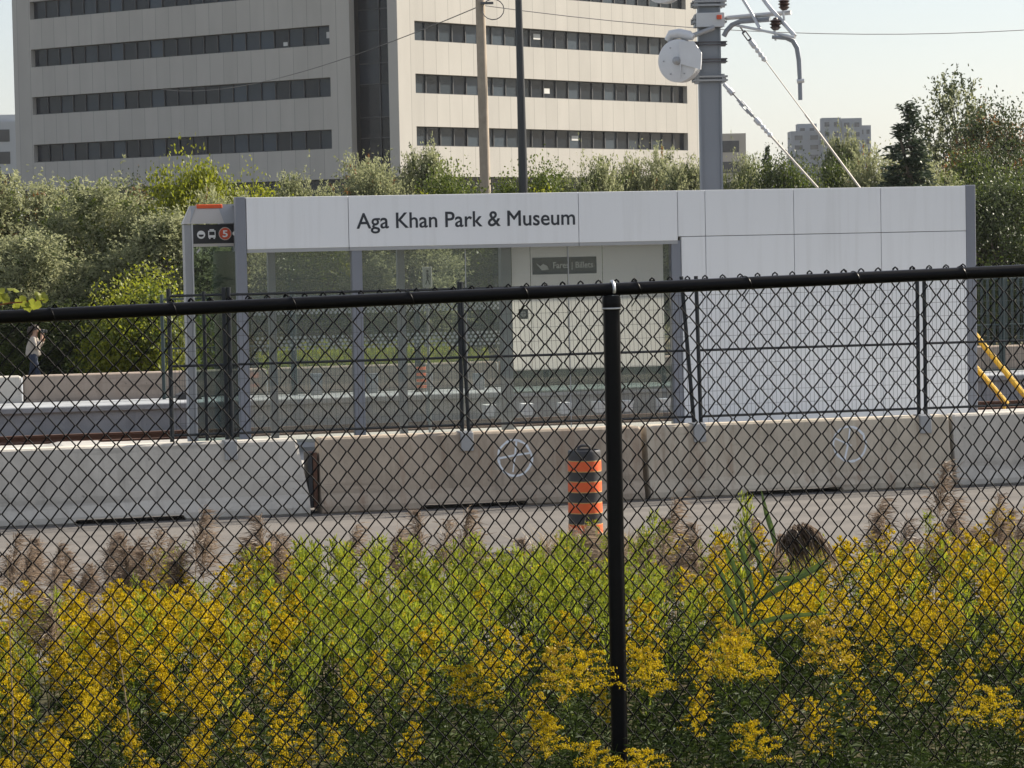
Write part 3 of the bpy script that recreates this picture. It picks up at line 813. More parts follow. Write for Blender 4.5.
# black lamp post
pb2 = at(524, 190, 70)
lp = thing('lamp_post', 'slender black tapered lamp post behind the shelter in front of the office block', 'lamp post', (pb2.x, 70, 0))
mb = MB(); mb.tube([(0, 0, 0), (-.01, 0, .5), (-.02, 0, 5), (-.06, 0, 12)], [.15, .125, .108, .06], 14); mb.build('pole_shaft', M['pole_black'], lp, True)
mb = MB(); mb.lathe([(.22, 0), (.22, .04), (.15, .06)], 16); mb.build('base_plate', M['pole_black'], lp, True)
mb = MB(); mb.tube([(-.06, 0, 11.9), (.2, -.4, 12.4), (.5, -1.2, 12.5)], .04, 8); mb.build('arm', M['pole_black'], lp, True)
mb = MB(); mb.box(.4, .7, -1.7, -1.1, 12.42, 12.55, bev=.03); mb.build('lamp_head', M['pole_black'], lp)

# catenary pole
YC = 47.0
cb = at(711.5, 187, YC); CXc = cb.x
cp_ = thing('catenary_pole', 'grey steel catenary pole with clamps and cantilever tubes rising behind the station wall', 'pole', (CXc, YC, 0))
def cl(px, py, dy=0.0):
    p = at(px, py, YC + dy); return (p.x - CXc, dy, p.z)
hw = .5 * (at(722, 120, YC).x - at(700, 120, YC).x)
mb = MB()
mb.box(-hw, -hw + .03, -.16, .16, 0, 10.2); mb.box(hw - .03, hw, -.16, .16, 0, 10.2); mb.box(-hw + .03, hw - .03, -.13, -.10, 0, 10.2); mb.box(-hw + .03, hw - .03, .1, .13, 0, 10.2)
mb.build('pole_shaft', M['pole_steel'], cp_)
mb = MB(); mb.box(-.3, .3, -.3, .3, .0, .2); mb.build('base_plate', M['pole_steel'], cp_)
for py, hh2 in ((4, .06), (21, .10), (44, .03), (61, .03), (79, .07)):
    zc = cl(711, py)[2]
    mb = MB()
    if py in (44, 61):
        for dz in (-.022, .022):
            for yy in (-.19, .19): mb.tube([(-hw - .12, yy, zc + dz), (hw + .10, yy, zc + dz)], .011, 6)
        for sx in (-1, 1): mb.box(sx * (hw + .045) - .04, sx * (hw + .045) + .04, -.17, .17, zc - .035, zc + .035)
        mb.build('clamp', M['cable'], cp_); continue
    mb.box(-hw - .10, hw + .10, -.215, -.17, zc - .045, zc - .015); mb.box(-hw - .10, hw + .10, -.215, -.17, zc + .015, zc + .045)
    mb.box(-hw - .10, hw + .10, .17, .215, zc - .045, zc + .045)
    mb.box(-hw - .06, -hw - .003, -.2, .2, zc - hh2, zc + hh2); mb.box(hw + .003, hw + .05, -.2, .2, zc - hh2, zc + hh2)
    for sx in (-1, 1):
        for dz in (-.03, .03):
            mb.tube([(sx * (hw + .085), -.25, zc + dz), (sx * (hw + .085), .24, zc + dz)], .012, 6)
    mb.build('clamp', M['bracket'] if py not in (44, 61) else M['cable'], cp_)
zc = cl(711, 20)[2]
mb = MB(); mb.box(-hw - .04, hw + .06, -.26, -.217, zc - .13, zc + .10, bev=.006); mb.build('clamp_plate', M['steel_lite'], cp_)
mb = MB(); a = cl(721, 18); mb.box(a[0] - .09, a[0] - .01, -.30, -.262, a[2] - .04, a[2] + .03, bev=.008); mb.build('warning_tag', M['sign_red'], cp_)
# cantilever tubes (they run out towards the tracks, right and a little to the camera)
def tubes(name, mat, *paths):
    mb = MB()
    for pts, r in paths: mb.tube([cl(*p) for p in pts], r, 8)
    return mb.build(name, mat, cp_, True)
tubes('cantilever_tube', M['steel_lite'], ([(726, 18, -.2), (760, 15, -.5), (791, 12.5, -.8)], .038))
tubes('support_tube', M['pole_steel'], ([(724, 36, -.25), (726.5, 31, -.28), (732, 25, -.3), (740, 21.5, -.35), (770, 19.3, -.6)], .042))
tubes('support_tube', M['steel_lite'], ([(735, 25, -.3), (760, 30, -.7), (795, 37.5, -1.2)], .022))
tubes('brace_rod', M['steel_lite'], ([(741, -4, -.2), (752, 14, -.5), (760, 29, -.7)], .026))
tubes('brace_rod', M['steel_lite'], ([(758, -8, -.4), (770, 8, -.7), (795, 36, -1.1)], .034))
tubes('drop_tube', M['pole_steel'], ([(772, 37, -1.0), (786, 38, -1.0), (793, 41, -1.0), (797, 48, -1.0), (799, 60, -1.0), (800, 80, -1.0), (800.5, 100, -1.0)], [.03, .034, .04, .04, .04, .036, .036]))
tubes('drop_tube_clamp', M['steel_lite'], ([(797, 81.5, -1.02), (804, 80.5, -1.02)], .035))
for px, py in ((784, 4), (775.5, 24)):
    a = Vector(cl(px, py, -.9))
    mb = MB(); T = Matrix.Translation(a)
    mb.lathe([(.035, -.10), (.05, -.09), (.09, -.05), (.06, -.03), (.10, .0), (.065, .02), (.095, .05), (.04, .075), (.03, .10)], 12, T)
    mb.build('insulator', M['insul'], cp_, True)
    mb = MB(); mb.tube([a - Vector((.02, 0, .08)), a - Vector((.0, 0, .26))], .02, 6); mb.build('insulator_pin', M['steel_lite'], cp_, True)
# tension wheels: hung from the pole by brackets
def wheel(px, py, lb, r=.345):
    c0 = at(px, py, YC - .25); zz = c0.z
    t = thing('tension_wheel', lb, 'wheel', c0, R(-28), 'white balance wheels on the catenary pole')
    T = Matrix.Rotation(R(90), 4, 'X')
    mb = MB(); mb.lathe([(r * .9, -.11), (r, -.10), (r, -.075), (r * .93, -.06), (r * .93, -.03), (r * .98, -.02), (r * .98, .0), (r * .93, .012), (r * .93, .05), (r, .06), (r, .09), (r * .92, .1)], 36, T); mb.build('rim', M['wheel_grey'], t, True)
    mb = MB(); mb.lathe([(.065, .0), (.065, .155), (.04, .17), (.02, .19)], 16, T); mb.build('hub', M['bracket'], t, True)
    mb = MB()
    for k in range(6):
        a_ = k * math.pi / 3; mb.lathe([(.012, .1), (.012, .112)], 8, Matrix.Translation((r * .7 * math.cos(a_), 0, r * .7 * math.sin(a_))) @ T)
    mb.build('bolt', M['bracket'], t)
    # toothed catch plate on the right, arm to the pole and the wire guard above
    mb = MB(); mb.prism([(.06, -.30), (.08, -.06), (.42, -.06 - .1), (.44, .1), (.30, .30), (.05, .30)][::-1], -.135, -.115); mb.build('catch_plate', M['wheel_grey'], t)
    mb = MB(); mb.tube([(-.22, -.0, .34), (-.15, 0, .43), (.0, 0, .44), (.16, 0, .40), (.24, 0, .36)], [.05, .075, .08, .08, .05], 10); mb.build('wire_guard', M['wheel_grey'], t, True)
    mb = MB(); mb.tube([(.12, .0, .36), (.5, .25, .52)], .04, 8); mb.build('arm', M['bracket'], t, True)
wheel(680, 61, 'white balance wheel hanging left of the catenary pole')
wheel(664, -18, 'white balance wheel cut by the top edge above the other one')
# anchor wires with turnbuckles
def anchor(pts, lb, dy=0.0, w0=.02):
    P = [at(p[0], p[1], YC + p[2]) for p in pts]
    t = thing('anchor_wire', lb, 'wire', P[0], 0, 'anchor wires of the catenary pole')
    L = [p - P[0] for p in P]
    def lerp(f0):
        tot = (L[-1] - L[0]); return L[0] + tot * f0
    return t, L
def anchor_wire(pts, segs, lb, endY):
    P = [at(px, py, y) for px, py, y in pts]
    t = thing('anchor_wire', lb, 'wire', P[0], 0, 'anchor wires of the catenary pole')
    A, B = Vector((0, 0, 0)), P[-1] - P[0]
    x0_ = pts[0][0]; x1_ = pts[-1][0]
    def f(px):
        return A + (B - A) * ((px - x0_) / (x1_ - x0_))
    for name, a, b_, r, mat in segs:
        mb = MB()
        if name == 'turnbuckle':
            d = (f(b_) - f(a)); n_ = d.cross(Vector((0, 1, 0))).normalized() * .03
            mb.tube([f(a) + n_, f(b_) + n_], .012, 6); mb.tube([f(a) - n_, f(b_) - n_], .012, 6)
            mb.tube([f(a) - n_, f(a) + n_], .02, 6); mb.tube([f(b_) - n_, f(b_) + n_], .02, 6)
        elif name == 'insulator':
            n = 7; pts2 = [f(a + (b_ - a) * k / n) for k in range(n + 1)]
            mb.tube(pts2, [r * (.5 if k % 2 else 1) for k in range(n + 1)], 10)
        else: mb.tube([f(a), f(b_)], r, 8)
        mb.build(name, M[mat], t, name != 'turnbuckle')
anchor_wire([(724, 84, YC - .2), (818, 188, YC - 1.0)],
            [('rod', 724, 731, .035, 'steel_lite'), ('shackle', 729, 733, .05, 'steel_lite'), ('rod', 733, 739, .012, 'cable'), ('rod', 738, 744, .03, 'bracket'), ('turnbuckle', 741, 750, .02, 'steel_lite'), ('rod', 747, 753, .032, 'bracket'),
             ('rod', 753, 758, .012, 'cable'), ('shackle', 756, 760, .05, 'steel_lite'), ('insulator', 760, 772, .045, 'wheel_grey'), ('rod', 772, 818, .018, 'guy')],
            'lower anchor wire with turnbuckle slanting from the catenary pole to the white wall', 0)
anchor_wire([(738, 24, YC - .3), (860, 188, YC - 1.4)],
            [('rod', 738, 744, .014, 'cable'), ('turnbuckle', 744, 750, .02, 'cable'), ('shackle', 751, 755, .05, 'steel_lite'), ('insulator', 755, 766, .048, 'wheel_grey'), ('cable', 766, 806, .009, 'guy'), ('rod', 806, 860, .018, 'guy')],
            'upper longer anchor wire slanting from the catenary pole to the white wall', 0)
# second drop near the pole top
def wire(pts, r, lb, n=24, sag=0.0, sagdir=0):
    A, B = pts[0], pts[-1]
    mb = MB(); q = []
    for k in range(n + 1):
        f = k / n; p = A.lerp(B, f); p = p - Vector((0, 0, 4 * sag * f * (1 - f))); q.append(p - A)
    mb.tube(q, r, 5); o = mb.build('overhead_wire', M['cable'], None, True); o.location = A
    return tag(o, lb, 'wire', 'thin overhead wires')
wire([at(480, 5, 80), at(1400, -25, 95)], .012, 'long thin wire sagging from the wooden pole to the right across the sky', sag=1.3)
wire([at(480, 6, 80), at(160, 89, 200)], .015, 'thin wire from the wooden pole falling left across the shaded facade', sag=.9)

# ------------------------------------------------------------------ office building
BA = R(51.0)
YB = 210.0
cB = at(402, 237, YB); cBx = cB.x
bx = Vector((math.cos(BA), math.sin(BA), 0)); by = Vector((-math.sin(BA), math.cos(BA), 0))
def on_fac(px, py, d):      # distance along direction d from the corner for an image column
    r_ = ray(px, py); n_ = Vector((-d.y, d.x, 0)); C0 = Vector((cBx, YB, 0))
    t_ = (C0 - CAMP).dot(n_) / r_.dot(n_); p = CAMP + r_ * t_ - C0
    return p.dot(d), p.z
ob = thing('office_building', 'large pale office block with ribbon windows and a dark glass stair strip at its corner', 'building', (cBx, YB, 0), BA)
# facade material with panel joints
def facade_mat(name, col, axis, step, off):
    m, nt, b, out = nmat(name)
    b.inputs['Roughness'].default_value = .85; b.inputs['Specular IOR Level'].default_value = .2
    tc = nt.nodes.new('ShaderNodeTexCoord'); sp = nt.nodes.new('ShaderNodeSeparateXYZ'); link(nt, tc.outputs['Object'], sp.inputs[0])
    a = nt.nodes.new('ShaderNodeMath'); a.operation = 'ADD'; a.inputs[1].default_value = off + 1000 * step; link(nt, sp.outputs[axis], a.inputs[0])
    mo = nt.nodes.new('ShaderNodeMath'); mo.operation = 'MODULO'; mo.inputs[1].default_value = step; link(nt, a.outputs[0], mo.inputs[0])
    lt = nt.nodes.new('ShaderNodeMath'); lt.operation = 'LESS_THAN'; lt.inputs[1].default_value = .045; link(nt, mo.outputs[0], lt.inputs[0])
    n = nt.nodes.new('ShaderNodeTexNoise'); n.inputs['Scale'].default_value = .5; n.inputs['Detail'].default_value = 7
    mp = nt.nodes.new('ShaderNodeMapping'); mp.inputs['Scale'].default_value = (1.6, 1.6, .5); link(nt, tc.outputs['Object'], mp.inputs[0]); link(nt, mp.outputs[0], n.inputs['Vector'])
    mx = nt.nodes.new('ShaderNodeMix'); mx.data_type = 'RGBA'; link(nt, n.outputs['Fac'], mx.inputs[0])
    mx.inputs[6].default_value = (*[c_ * .88 for c_ in col], 1); mx.inputs[7].default_value = (*[c_ * 1.1 for c_ in col], 1)
    # per-panel tone
    fl = nt.nodes.new('ShaderNodeMath'); fl.operation = 'DIVIDE'; fl.inputs[1].default_value = step; link(nt, a.outputs[0], fl.inputs[0])
    f2 = nt.nodes.new('ShaderNodeMath'); f2.operation = 'FLOOR'; link(nt, fl.outputs[0], f2.inputs[0])
    wn = nt.nodes.new('ShaderNodeTexWhiteNoise'); wn.noise_dimensions = '1D'; link(nt, f2.outputs[0], wn.inputs['W'])
    mr = nt.nodes.new('ShaderNodeMapRange'); mr.inputs['To Min'].default_value = .95; mr.inputs['To Max'].default_value = 1.03; link(nt, wn.outputs['Value'], mr.inputs['Value'])
    vm = nt.nodes.new('ShaderNodeVectorMath'); vm.operation = 'SCALE'; link(nt, mx.outputs[2], vm.inputs[0]); link(nt, mr.outputs[0], vm.inputs['Scale'])
    m2 = nt.nodes.new('ShaderNodeMix'); m2.data_type = 'RGBA'; link(nt, lt.outputs[0], m2.inputs[0]); link(nt, vm.outputs[0], m2.inputs[6]); m2.inputs[7].default_value = (*[c_ * .62 for c_ in col], 1)
    link(nt, m2.outputs[2], b.inputs['Base Color'])
    return m
FC = (.45, .43, .395)
M['fac_r'] = facade_mat('facade_right', FC, 'X', 1.43, -1.36)
M['fac_l'] = facade_mat('facade_left', FC, 'Y', 1.45, -7.4)
def winmat(name, c1, c2, rough=.12):
    m, nt, b, out = nmat(name)
    g_ = nt.nodes.new('ShaderNodeNewGeometry')
    cr_ = nt.nodes.new('ShaderNodeValToRGB'); link(nt, g_.outputs['Random Per Island'], cr_.inputs[0])
    cr_.color_ramp.interpolation = 'CONSTANT'
    e = cr_.color_ramp.elements; e[0].position = 0; e[0].color = (*c1, 1); e[1].position = .45; e[1].color = (*c2, 1)  # pane base colours carry painted reflections, lighter on a few
    x = e.new(.72); x.color = (c1[0] * .8, c1[1] * .82, c1[2] * .9, 1); x = e.new(.9); x.color = (c2[0] * 1.5, c2[1] * 1.5, c2[2] * 1.5, 1)
    link(nt, cr_.outputs[0], b.inputs['Base Color'])
    b.inputs['Roughness'].default_value = rough; b.inputs['Specular IOR Level'].default_value = .2
    return m
M['win_l'] = winmat('window_glass_left', (.010, .016, .026), (.022, .034, .050))
M['win_r'] = winmat('window_glass_right', (.012, .017, .024), (.034, .045, .056), .16)
M['win_strip'] = winmat('stair_glass', (.005, .008, .014), (.012, .017, .026))
M['pane_reflection'] = flat('pane_reflection', (.55, .55, .53), .8)  # pale patches painting bright reflections on a few panes
M['mull'] = flat('mullion', (.03, .032, .036), .5)
tops = []
fl_h = on_fac(560, 27, bx)[1]
zA = on_fac(415, 126.2, bx)[1]; zBn = on_fac(415, 20.6, bx)[1]
stp = (zBn - zA) / 2
band_h = 1.42
NB = 5
rows = [zA + stp * k for k in range(-1, NB - 1)]   # window band tops, first below is hidden by trees
rows = rows[1:] + [rows[-1] + stp]
BH = rows[-1] + 2.2
zground = zA - band_h - (stp - band_h) * .93     # bottom of the lowest wall panel
# right block
RL = on_fac(698, 100, bx)[0]; r_a = on_fac(415.5, 80, bx)[0]; r_b = on_fac(687, 80, bx)[0]
LL0 = on_fac(350.5, 80, by)[0]; LL1 = on_fac(14, 80, by)[0]; l_a = on_fac(330, 60, by)[0]; l_b = on_fac(31.5, 70, by)[0]
sp0 = on_fac(393, 80, by)[0]
print('BLD', zA, zBn, stp, RL, r_a, r_b, LL0, LL1, l_a, l_b, sp0, zground, BH)
wr = MB(); wl = MB(); zprev = zground
WT = .55
zlist = [(t_ - band_h, t_) for t_ in rows]
segs = []
zp = zground
for (b0_, t0_) in zlist:
    segs.append((zp, b0_)); zp = t0_
segs.append((zp, BH))
for z0, z1 in segs:
    wr.box(r_a, r_b, 0, WT, z0, z1); wl.box(0, WT, l_a, l_b, z0, z1)
wr.box(-.02, r_a, 0, WT, zground, BH); wr.box(r_b, RL, 0, WT, zground, BH)
wr.box(-.02, WT, WT, sp0 + .4, zground, BH)                  # return into the stair strip
wl.box(0, WT, LL0, l_a, zground, BH); wl.box(0, WT, l_b, LL1, zground, BH)
# body behind
wr.build('wall', M['fac_r'], ob); wl.build('wall', M['fac_l'], ob)
core = MB(); core.box(WT + 1.2, RL - .1, WT + 1.2, LL1 - .1, 0, BH - .3); core.build('core', M['mull'], ob)
rf = MB(); rf.box(.1, RL - .05, .1, LL1 - .05, BH - .29, BH - .1); rf.build('roof', M['mid_grey'], ob)
sd_ = MB(); sd_.box(RL - .55, RL - .02, WT + .01, LL1 - .01, zground, BH - .31); sd_.box(WT, RL - .56, LL1 - .55, LL1 - .02, zground, BH - .31); sd_.build('wall', M['fac_r'], ob)
gf = MB(); gf.box(.9, 1.2, 1.2, LL1 - .6, 0, zground + .01); gf.box(1.2, RL - .6, .9, 1.2, 0, zground + .01); gf.build('ground_floor_glazing', M['win_l'], ob)
rr3 = random.Random(3)
def band(axis, a, b_, n, z0, z1, mat, lites):
    gl = MB(); fr = MB(); blq = []; dpt = .42
    for k in range(n):
        x0_ = a + (b_ - a) * k / n; x1_ = a + (b_ - a) * (k + 1) / n
        tl = rr3.uniform(-.012, .012)
        vs2 = [(x0_, dpt + tl, z0), (x1_, dpt - tl, z0), (x1_, dpt - tl, z1), (x0_, dpt + tl, z1)]
        if axis == 'Y': vs2 = [(y, x, z) for x, y, z in vs2][::-1]
        gl.add(vs2, [(0, 1, 2, 3)])
        if rr3.random() < lites:
            zz0 = z0 + (z1 - z0) * rr3.uniform(.1, .5); zz1 = min(z1 - .1, zz0 + rr3.uniform(.25, .5)); xx0 = x0_ + rr3.uniform(.1, .5); xx1 = min(x1_ - .1, xx0 + rr3.uniform(.4, .9))
            vv = [(xx0, dpt - .03, zz0), (xx1, dpt - .03, zz0), (xx1, dpt - .03, zz1), (xx0, dpt - .03, zz1)]
            if axis == 'Y': vv = [(y, x, z) for x, y, z in vv][::-1]
            bq = MB(); bq.add(vv, [(0, 1, 2, 3)]); blq.append(bq)
        if k:
            q_ = (x0_ - .05, x0_ + .05, dpt - .1, dpt - .02, z0, z1)
            if axis == 'Y': q_ = (q_[2], q_[3], q_[0], q_[1], z0, z1)
            fr.box(*q_)
    for (za_, zb2) in ((z0, z0 + .06), (z1 - .06, z1)):
        q_ = (a, b_, dpt - .11, dpt - .021, za_, zb2)
        if axis == 'Y': q_ = (q_[2], q_[3], q_[0], q_[1], za_, zb2)
        fr.box(*q_)
    o = gl.build('ribbon_window', mat, ob); fr.build('frame', M['mull'], o)
    for bq in blq: bq.build('pane_reflection', M['pane_reflection'], o)
for (z0, z1) in zlist:
    band('X', r_a, r_b, 22, z0, z1, M['win_r'], .06)
    band('Y', l_a, l_b, 22, z0, z1, M['win_l'], .02)
sg = MB(); z = 0; k = 0
ym = (sp0 + LL0) / 2
while z < BH - .5:
    h_ = 1.5 if k % 2 else 2.43
    for (a, b_) in ((sp0, ym), (ym, LL0)):
        tl = rr3.uniform(-.02, .02)
        sg.add([(1.0 + tl, a, z), (1.0 - tl, b_, z), (1.0 - tl, b_, z + h_ - .02), (1.0 + tl, a, z + h_ - .02)][::-1], [(0, 1, 2, 3)])
    z += h_; k += 1
sgo = sg.build('stair_window', M['win_strip'], ob)
fr = MB(); fr.box(.9, .97, ym - .05, ym + .05, 0, BH - .5); z = 0; k = 0
while z < BH - .5:
    fr.box(.92, .975, sp0, LL0, z - .04, z + .04); z += 1.5 if k % 2 else 2.43; k += 1
fr.build('frame', M['mull'], sgo)

# ------------------------------------------------------------------ far buildings
def tower(lb, parts, Y, col, fh, cat='building', bal=False):
    """parts: list of (px0, px1, pytop)"""
    x0_ = at(parts[0][0], 150, Y).x
    t = thing('apartment_tower', lb, cat, (x0_, Y, 0))
    wm_ = flat('far_wall_%d' % int(Y), col, .9, var=.06, vscale=.2)
    for j, (a, b_, top, dy) in enumerate(parts):
        xa, xb = at(a, 150, Y).x - x0_, at(b_, 150, Y).x - x0_; zt2 = at((a + b_) / 2, top, Y).z
        mb = MB(); mb.box(xa, xb, dy, dy + (xb - xa) * 1.1, 0, zt2); o = mb.build('wall', wm_, t)
        z_ = zt2 - fh * .9
        while z_ > zt2 - fh * 14 and z_ > 2:
            wn_ = MB()
            if bal:
                wn_.box(xa + .4, xb - 1.0, dy - .06, dy - .01, z_, z_ + fh * .55)
            else:
                n_ = max(2, int((xb - xa) / 5.0))
                for q_ in range(n_):
                    xq = xa + (xb - xa) * (q_ + .25) / n_
                    wn_.box(xq, xq + (xb - xa) / n_ * .5, dy - .15, dy - .01, z_, z_ + fh * .45)
            wn_.build('window_row', M['win_l'] if not bal else M['mull'], o)
            z_ -= fh
    return t
tower('far grey blue apartment towers beyond the trees right of the catenary pole', [(791, 822, 131, 0), (800, 819, 123, 6), (820.5, 839, 118.5, -6), (841, 861, 118.5, -3), (860, 872, 125, 2)], 900, (.19, .22, .26), 3.0)  # distance haze is put into the blue-grey wall colour
tower('small far apartment block with balconies just right of the catenary pole', [(712, 746, 133.5, 0)], 420, (.42, .38, .33), 3.0, bal=True)
tower('small far glass apartment block at the left edge beside the office building', [(-40, 17, 122, 0), (-30, 17, 114, 3)], 420, (.38, .40, .42), 3.2, bal=True)

# ------------------------------------------------------------------ vegetation materials
L_olive = leafmat('leaf_olive', (.20, .22, .11), (.36, .37, .21), .45, .7, .15)
L_green = leafmat('leaf_green', (.060, .095, .018), (.14, .17, .03), .40)
L_lime = leafmat('leaf_lime', (.15, .185, .016), (.29, .30, .025), .5)
L_dark = leafmat('leaf_dark', (.035, .05, .018), (.075, .095, .034), .3)
L_conif = leafmat('leaf_conifer', (.028, .045, .026), (.065, .085, .05), .2)
L_rust = leafmat('leaf_rust', (.16, .075, .03), (.26, .13, .04), .4)
L_golden = leafmat('leaf_gold', (.38, .22, .015), (.50, .31, .02), .45)
L_weed = leafmat('leaf_weed', (.018, .032, .009), (.055, .08, .016), .25, .6, .12)  # leaf colour darkened to imitate shade low in the weeds
L_bud = leafmat('leaf_bud', (.13, .175, .016), (.29, .32, .028), .5, .6, .15)
F_yel = leafmat('flower_yellow', (.30, .21, .005), (.55, .405, .012), .45, .6, .15)
F_ochre = leafmat('flower_ochre', (.30, .20, .010), (.45, .31, .018), .4)
S_dry = leafmat('dry_stem', (.26, .20, .12), (.40, .32, .2), .3)
D_reed = leafmat('dry_reed', (.17, .125, .095), (.30, .235, .18), .45)
D_reedD = leafmat('dry_reed_dark', (.10, .07, .05), (.22, .165, .12), .4)
L_reed = leafmat('reed_leaf', (.05, .085, .03), (.09, .13, .035), .3)
L_vine = leafmat('vine_leaf', (.15, .19, .025), (.27, .28, .04), .45, .45, .35, 30)
S_vine = leafmat('vine_stem', (.25, .08, .03), (.30, .12, .05), .2)

# ------------------------------------------------------------------ trees
def make_tree(style, seed, h, rx, mats, nclump, per, L, W, base=.0, accent=.0):
    """returns (leaf quads, mat index, wood MB). Crown between base*h and h, with gaps and uneven outline."""
    rng = np.random.default_rng(seed)
    wood = MB()
    Qs = []; Ms = []
    zc = h * (1 + base) / 2; rz = h * (1 - base) / 2
    trunk = [Vector((0, 0, 0)), Vector((rng.normal() * .05, rng.normal() * .05, h * .25)), Vector((rng.normal() * .12, rng.normal() * .1, h * .5)), Vector((rng.normal() * .18, rng.normal() * .15, h * .85))]
    wood.tube(trunk, [h * .022, h * .017, h * .011, h * .003], 8)
    if style == 'conifer':
        nl = nclump
        for k in range(nl):
            f = k / nl; z = h * (.08 + .92 * f); r = rx * (1 - f) ** .95 * rng.uniform(.75, 1.12) + .04
            nb = max(4, int(9 * (1 - f) + 4))
            for b2 in range(nb):
                a = rng.uniform(0, 6.283); rr = r * rng.uniform(.6, 1.1)
                n = int(per * (rr / rx + .15))
                s = rng.uniform(.1, 1, n) ** .8
                p = np.stack([np.cos(a) * rr * s, np.sin(a) * rr * s, z - .22 * rr * s + .10 * rr * s ** 3], 1) + rng.normal(size=(n, 3)) * .05
                d = np.stack([np.full(n, np.cos(a)), np.full(n, np.sin(a)), rng.normal(-.1, .3, n)], 1) + rng.normal(size=(n, 3)) * .55
                Qs.append(leaves(p, d, L * rng.uniform(.7, 1.2, n), W, rng)); Ms.append(np.zeros(n, int))
                wood.tube([(0, 0, z), (math.cos(a) * rr * .8, math.sin(a) * rr * .8, z - .18 * rr)], [.02, .006], 4)
    else:
        cs = []
        for k in range(nclump):
            d = nrm(rng.normal(size=3)); rad = rng.uniform(.35, 1.0) ** .6
            if style == 'sparse': rad = rng.uniform(.3, 1.0) ** .5
            c = np.array([d[0] * rx * rad, d[1] * rx * rad, zc + d[2] * rz * rad * rng.uniform(.85, 1.08)])
            if style == 'bush': c[2] = h * (.1 + .85 * abs(d[2]) * rad) 
            c[2] = max(c[2], .15 * h * rng.uniform(.3, 1)); cs.append(c)
        for c in cs:
            f = min(.8, max(.1, c[2] / h * .75)); tp = trunk[0].lerp(trunk[-1], f)
            mid = (tp + Vector(c)) / 2 + Vector((rng.normal() * .1, rng.normal() * .1, .1))
            if rng.random() < (.9 if style == 'sparse' else .45): wood.tube([tp, mid, Vector(c)], [h * .006, h * .004, h * .0015], 5)
            out = nrm(c - np.array([0, 0, zc * .7]))
            if style in ('olive', 'sparse'):
                nb = max(3, int(per / 14))
                for b2 in range(nb):
                    o2 = c + rng.normal(size=3) * np.array([.22, .22, .2]) * rx * .6
                    dr = nrm(out * .6 + np.array([0, 0, .75]) + rng.normal(size=3) * .55)
                    ln = rng.uniform(.25, .75) * h / 4.6
                    n = 14; s = np.sort(rng.uniform(.05, 1, n))
                    p = o2 + dr * (s * ln)[:, None]; p[:, 2] -= .22 * ln * s ** 2
                    ld = dr * .7 + rng.normal(size=(n, 3)) * .6
                    Qs.append(leaves(p, ld, L * rng.uniform(.7, 1.25, n), W, rng, .1)); Ms.append(np.full(n, 1 if rng.random() < accent else 0))
            else:
                n = per
                sg_ = rx * .2 * rng.uniform(.7, 1.3)
                p = c + rng.normal(size=(n, 3)) * sg_ * np.array([1.1, 1.1, .85])
                ld = rng.normal(size=(n, 3)) + out * .5 + np.array([0, 0, -.15])
                acc = 1 if rng.random() < accent else 0
                Qs.append(leaves(p, ld, L * rng.uniform(.65, 1.3, n), W * rng.uniform(.7, 1.2, n), rng, .15)); Ms.append(np.full(n, acc))
        # stragglers break the outline
        n = int(nclump * per * .05)
        d = nrm(rng.normal(size=(n, 3))); p = np.stack([d[:, 0] * rx, d[:, 1] * rx, zc + d[:, 2] * rz], 1) * rng.uniform(.8, 1.12, (n, 1)); p[:, 2] = np.abs(p[:, 2])
        Qs.append(leaves(p, rng.normal(size=(n, 3)), L, W, rng)); Ms.append(np.zeros(n, int))
    return np.concatenate(Qs), np.concatenate(Ms), wood, mats
PROTO = {}
def proto(key, *a):
    PROTO[key] = a
proto('olive_a', 'olive', 11, 4.6, 1.55, [L_olive, L_rust], 88, 640, .105, .040, .05, .03)
proto('olive_b', 'olive', 12, 4.6, 1.35, [L_olive, L_dark], 82, 640, .105, .040, .05, .22)
proto('olive_c', 'olive', 13, 4.6, 1.7, [L_olive, L_green], 92, 640, .105, .040, .0, .2)
proto('green_a', 'round', 21, 4.6, 1.5, [L_green, L_lime], 74, 480, .088, .06, .05, .2)
proto('green_b', 'round', 22, 4.6, 1.6, [L_dark, L_green], 82, 480, .088, .056, .0, .35)
proto('lime', 'round', 23, 4.6, 1.35, [L_lime, L_golden], 60, 360, .105, .07, .12, .06)
proto('limebush', 'bush', 24, 2.6, 1.35, [L_lime, L_green], 62, 360, .09, .058, .0, .35)
proto('conifer', 'conifer', 25, 6.0, 1.25, [L_conif], 36, 130, .12, .045)
proto('sparse', 'sparse', 26, 6.5, 1.5, [L_dark, L_olive], 60, 200, .13, .055, .42, .35)
proto('rusty', 'round', 27, 5.2, 1.6, [L_dark, L_rust], 80, 440, .09, .057, .05, .16)
TREE_SRC = {}
NAMES = {'olive_a': ('olive_tree', 'tree'), 'olive_b': ('olive_tree', 'tree'), 'olive_c': ('olive_tree', 'tree'), 'green_a': ('leafy_tree', 'tree'), 'green_b': ('leafy_tree', 'tree'),
         'lime': ('ash_tree', 'tree'), 'limebush': ('leafy_shrub', 'shrub'), 'conifer': ('spruce_tree', 'tree'), 'sparse': ('sparse_tree', 'tree'), 'rusty': ('leafy_tree', 'tree')}
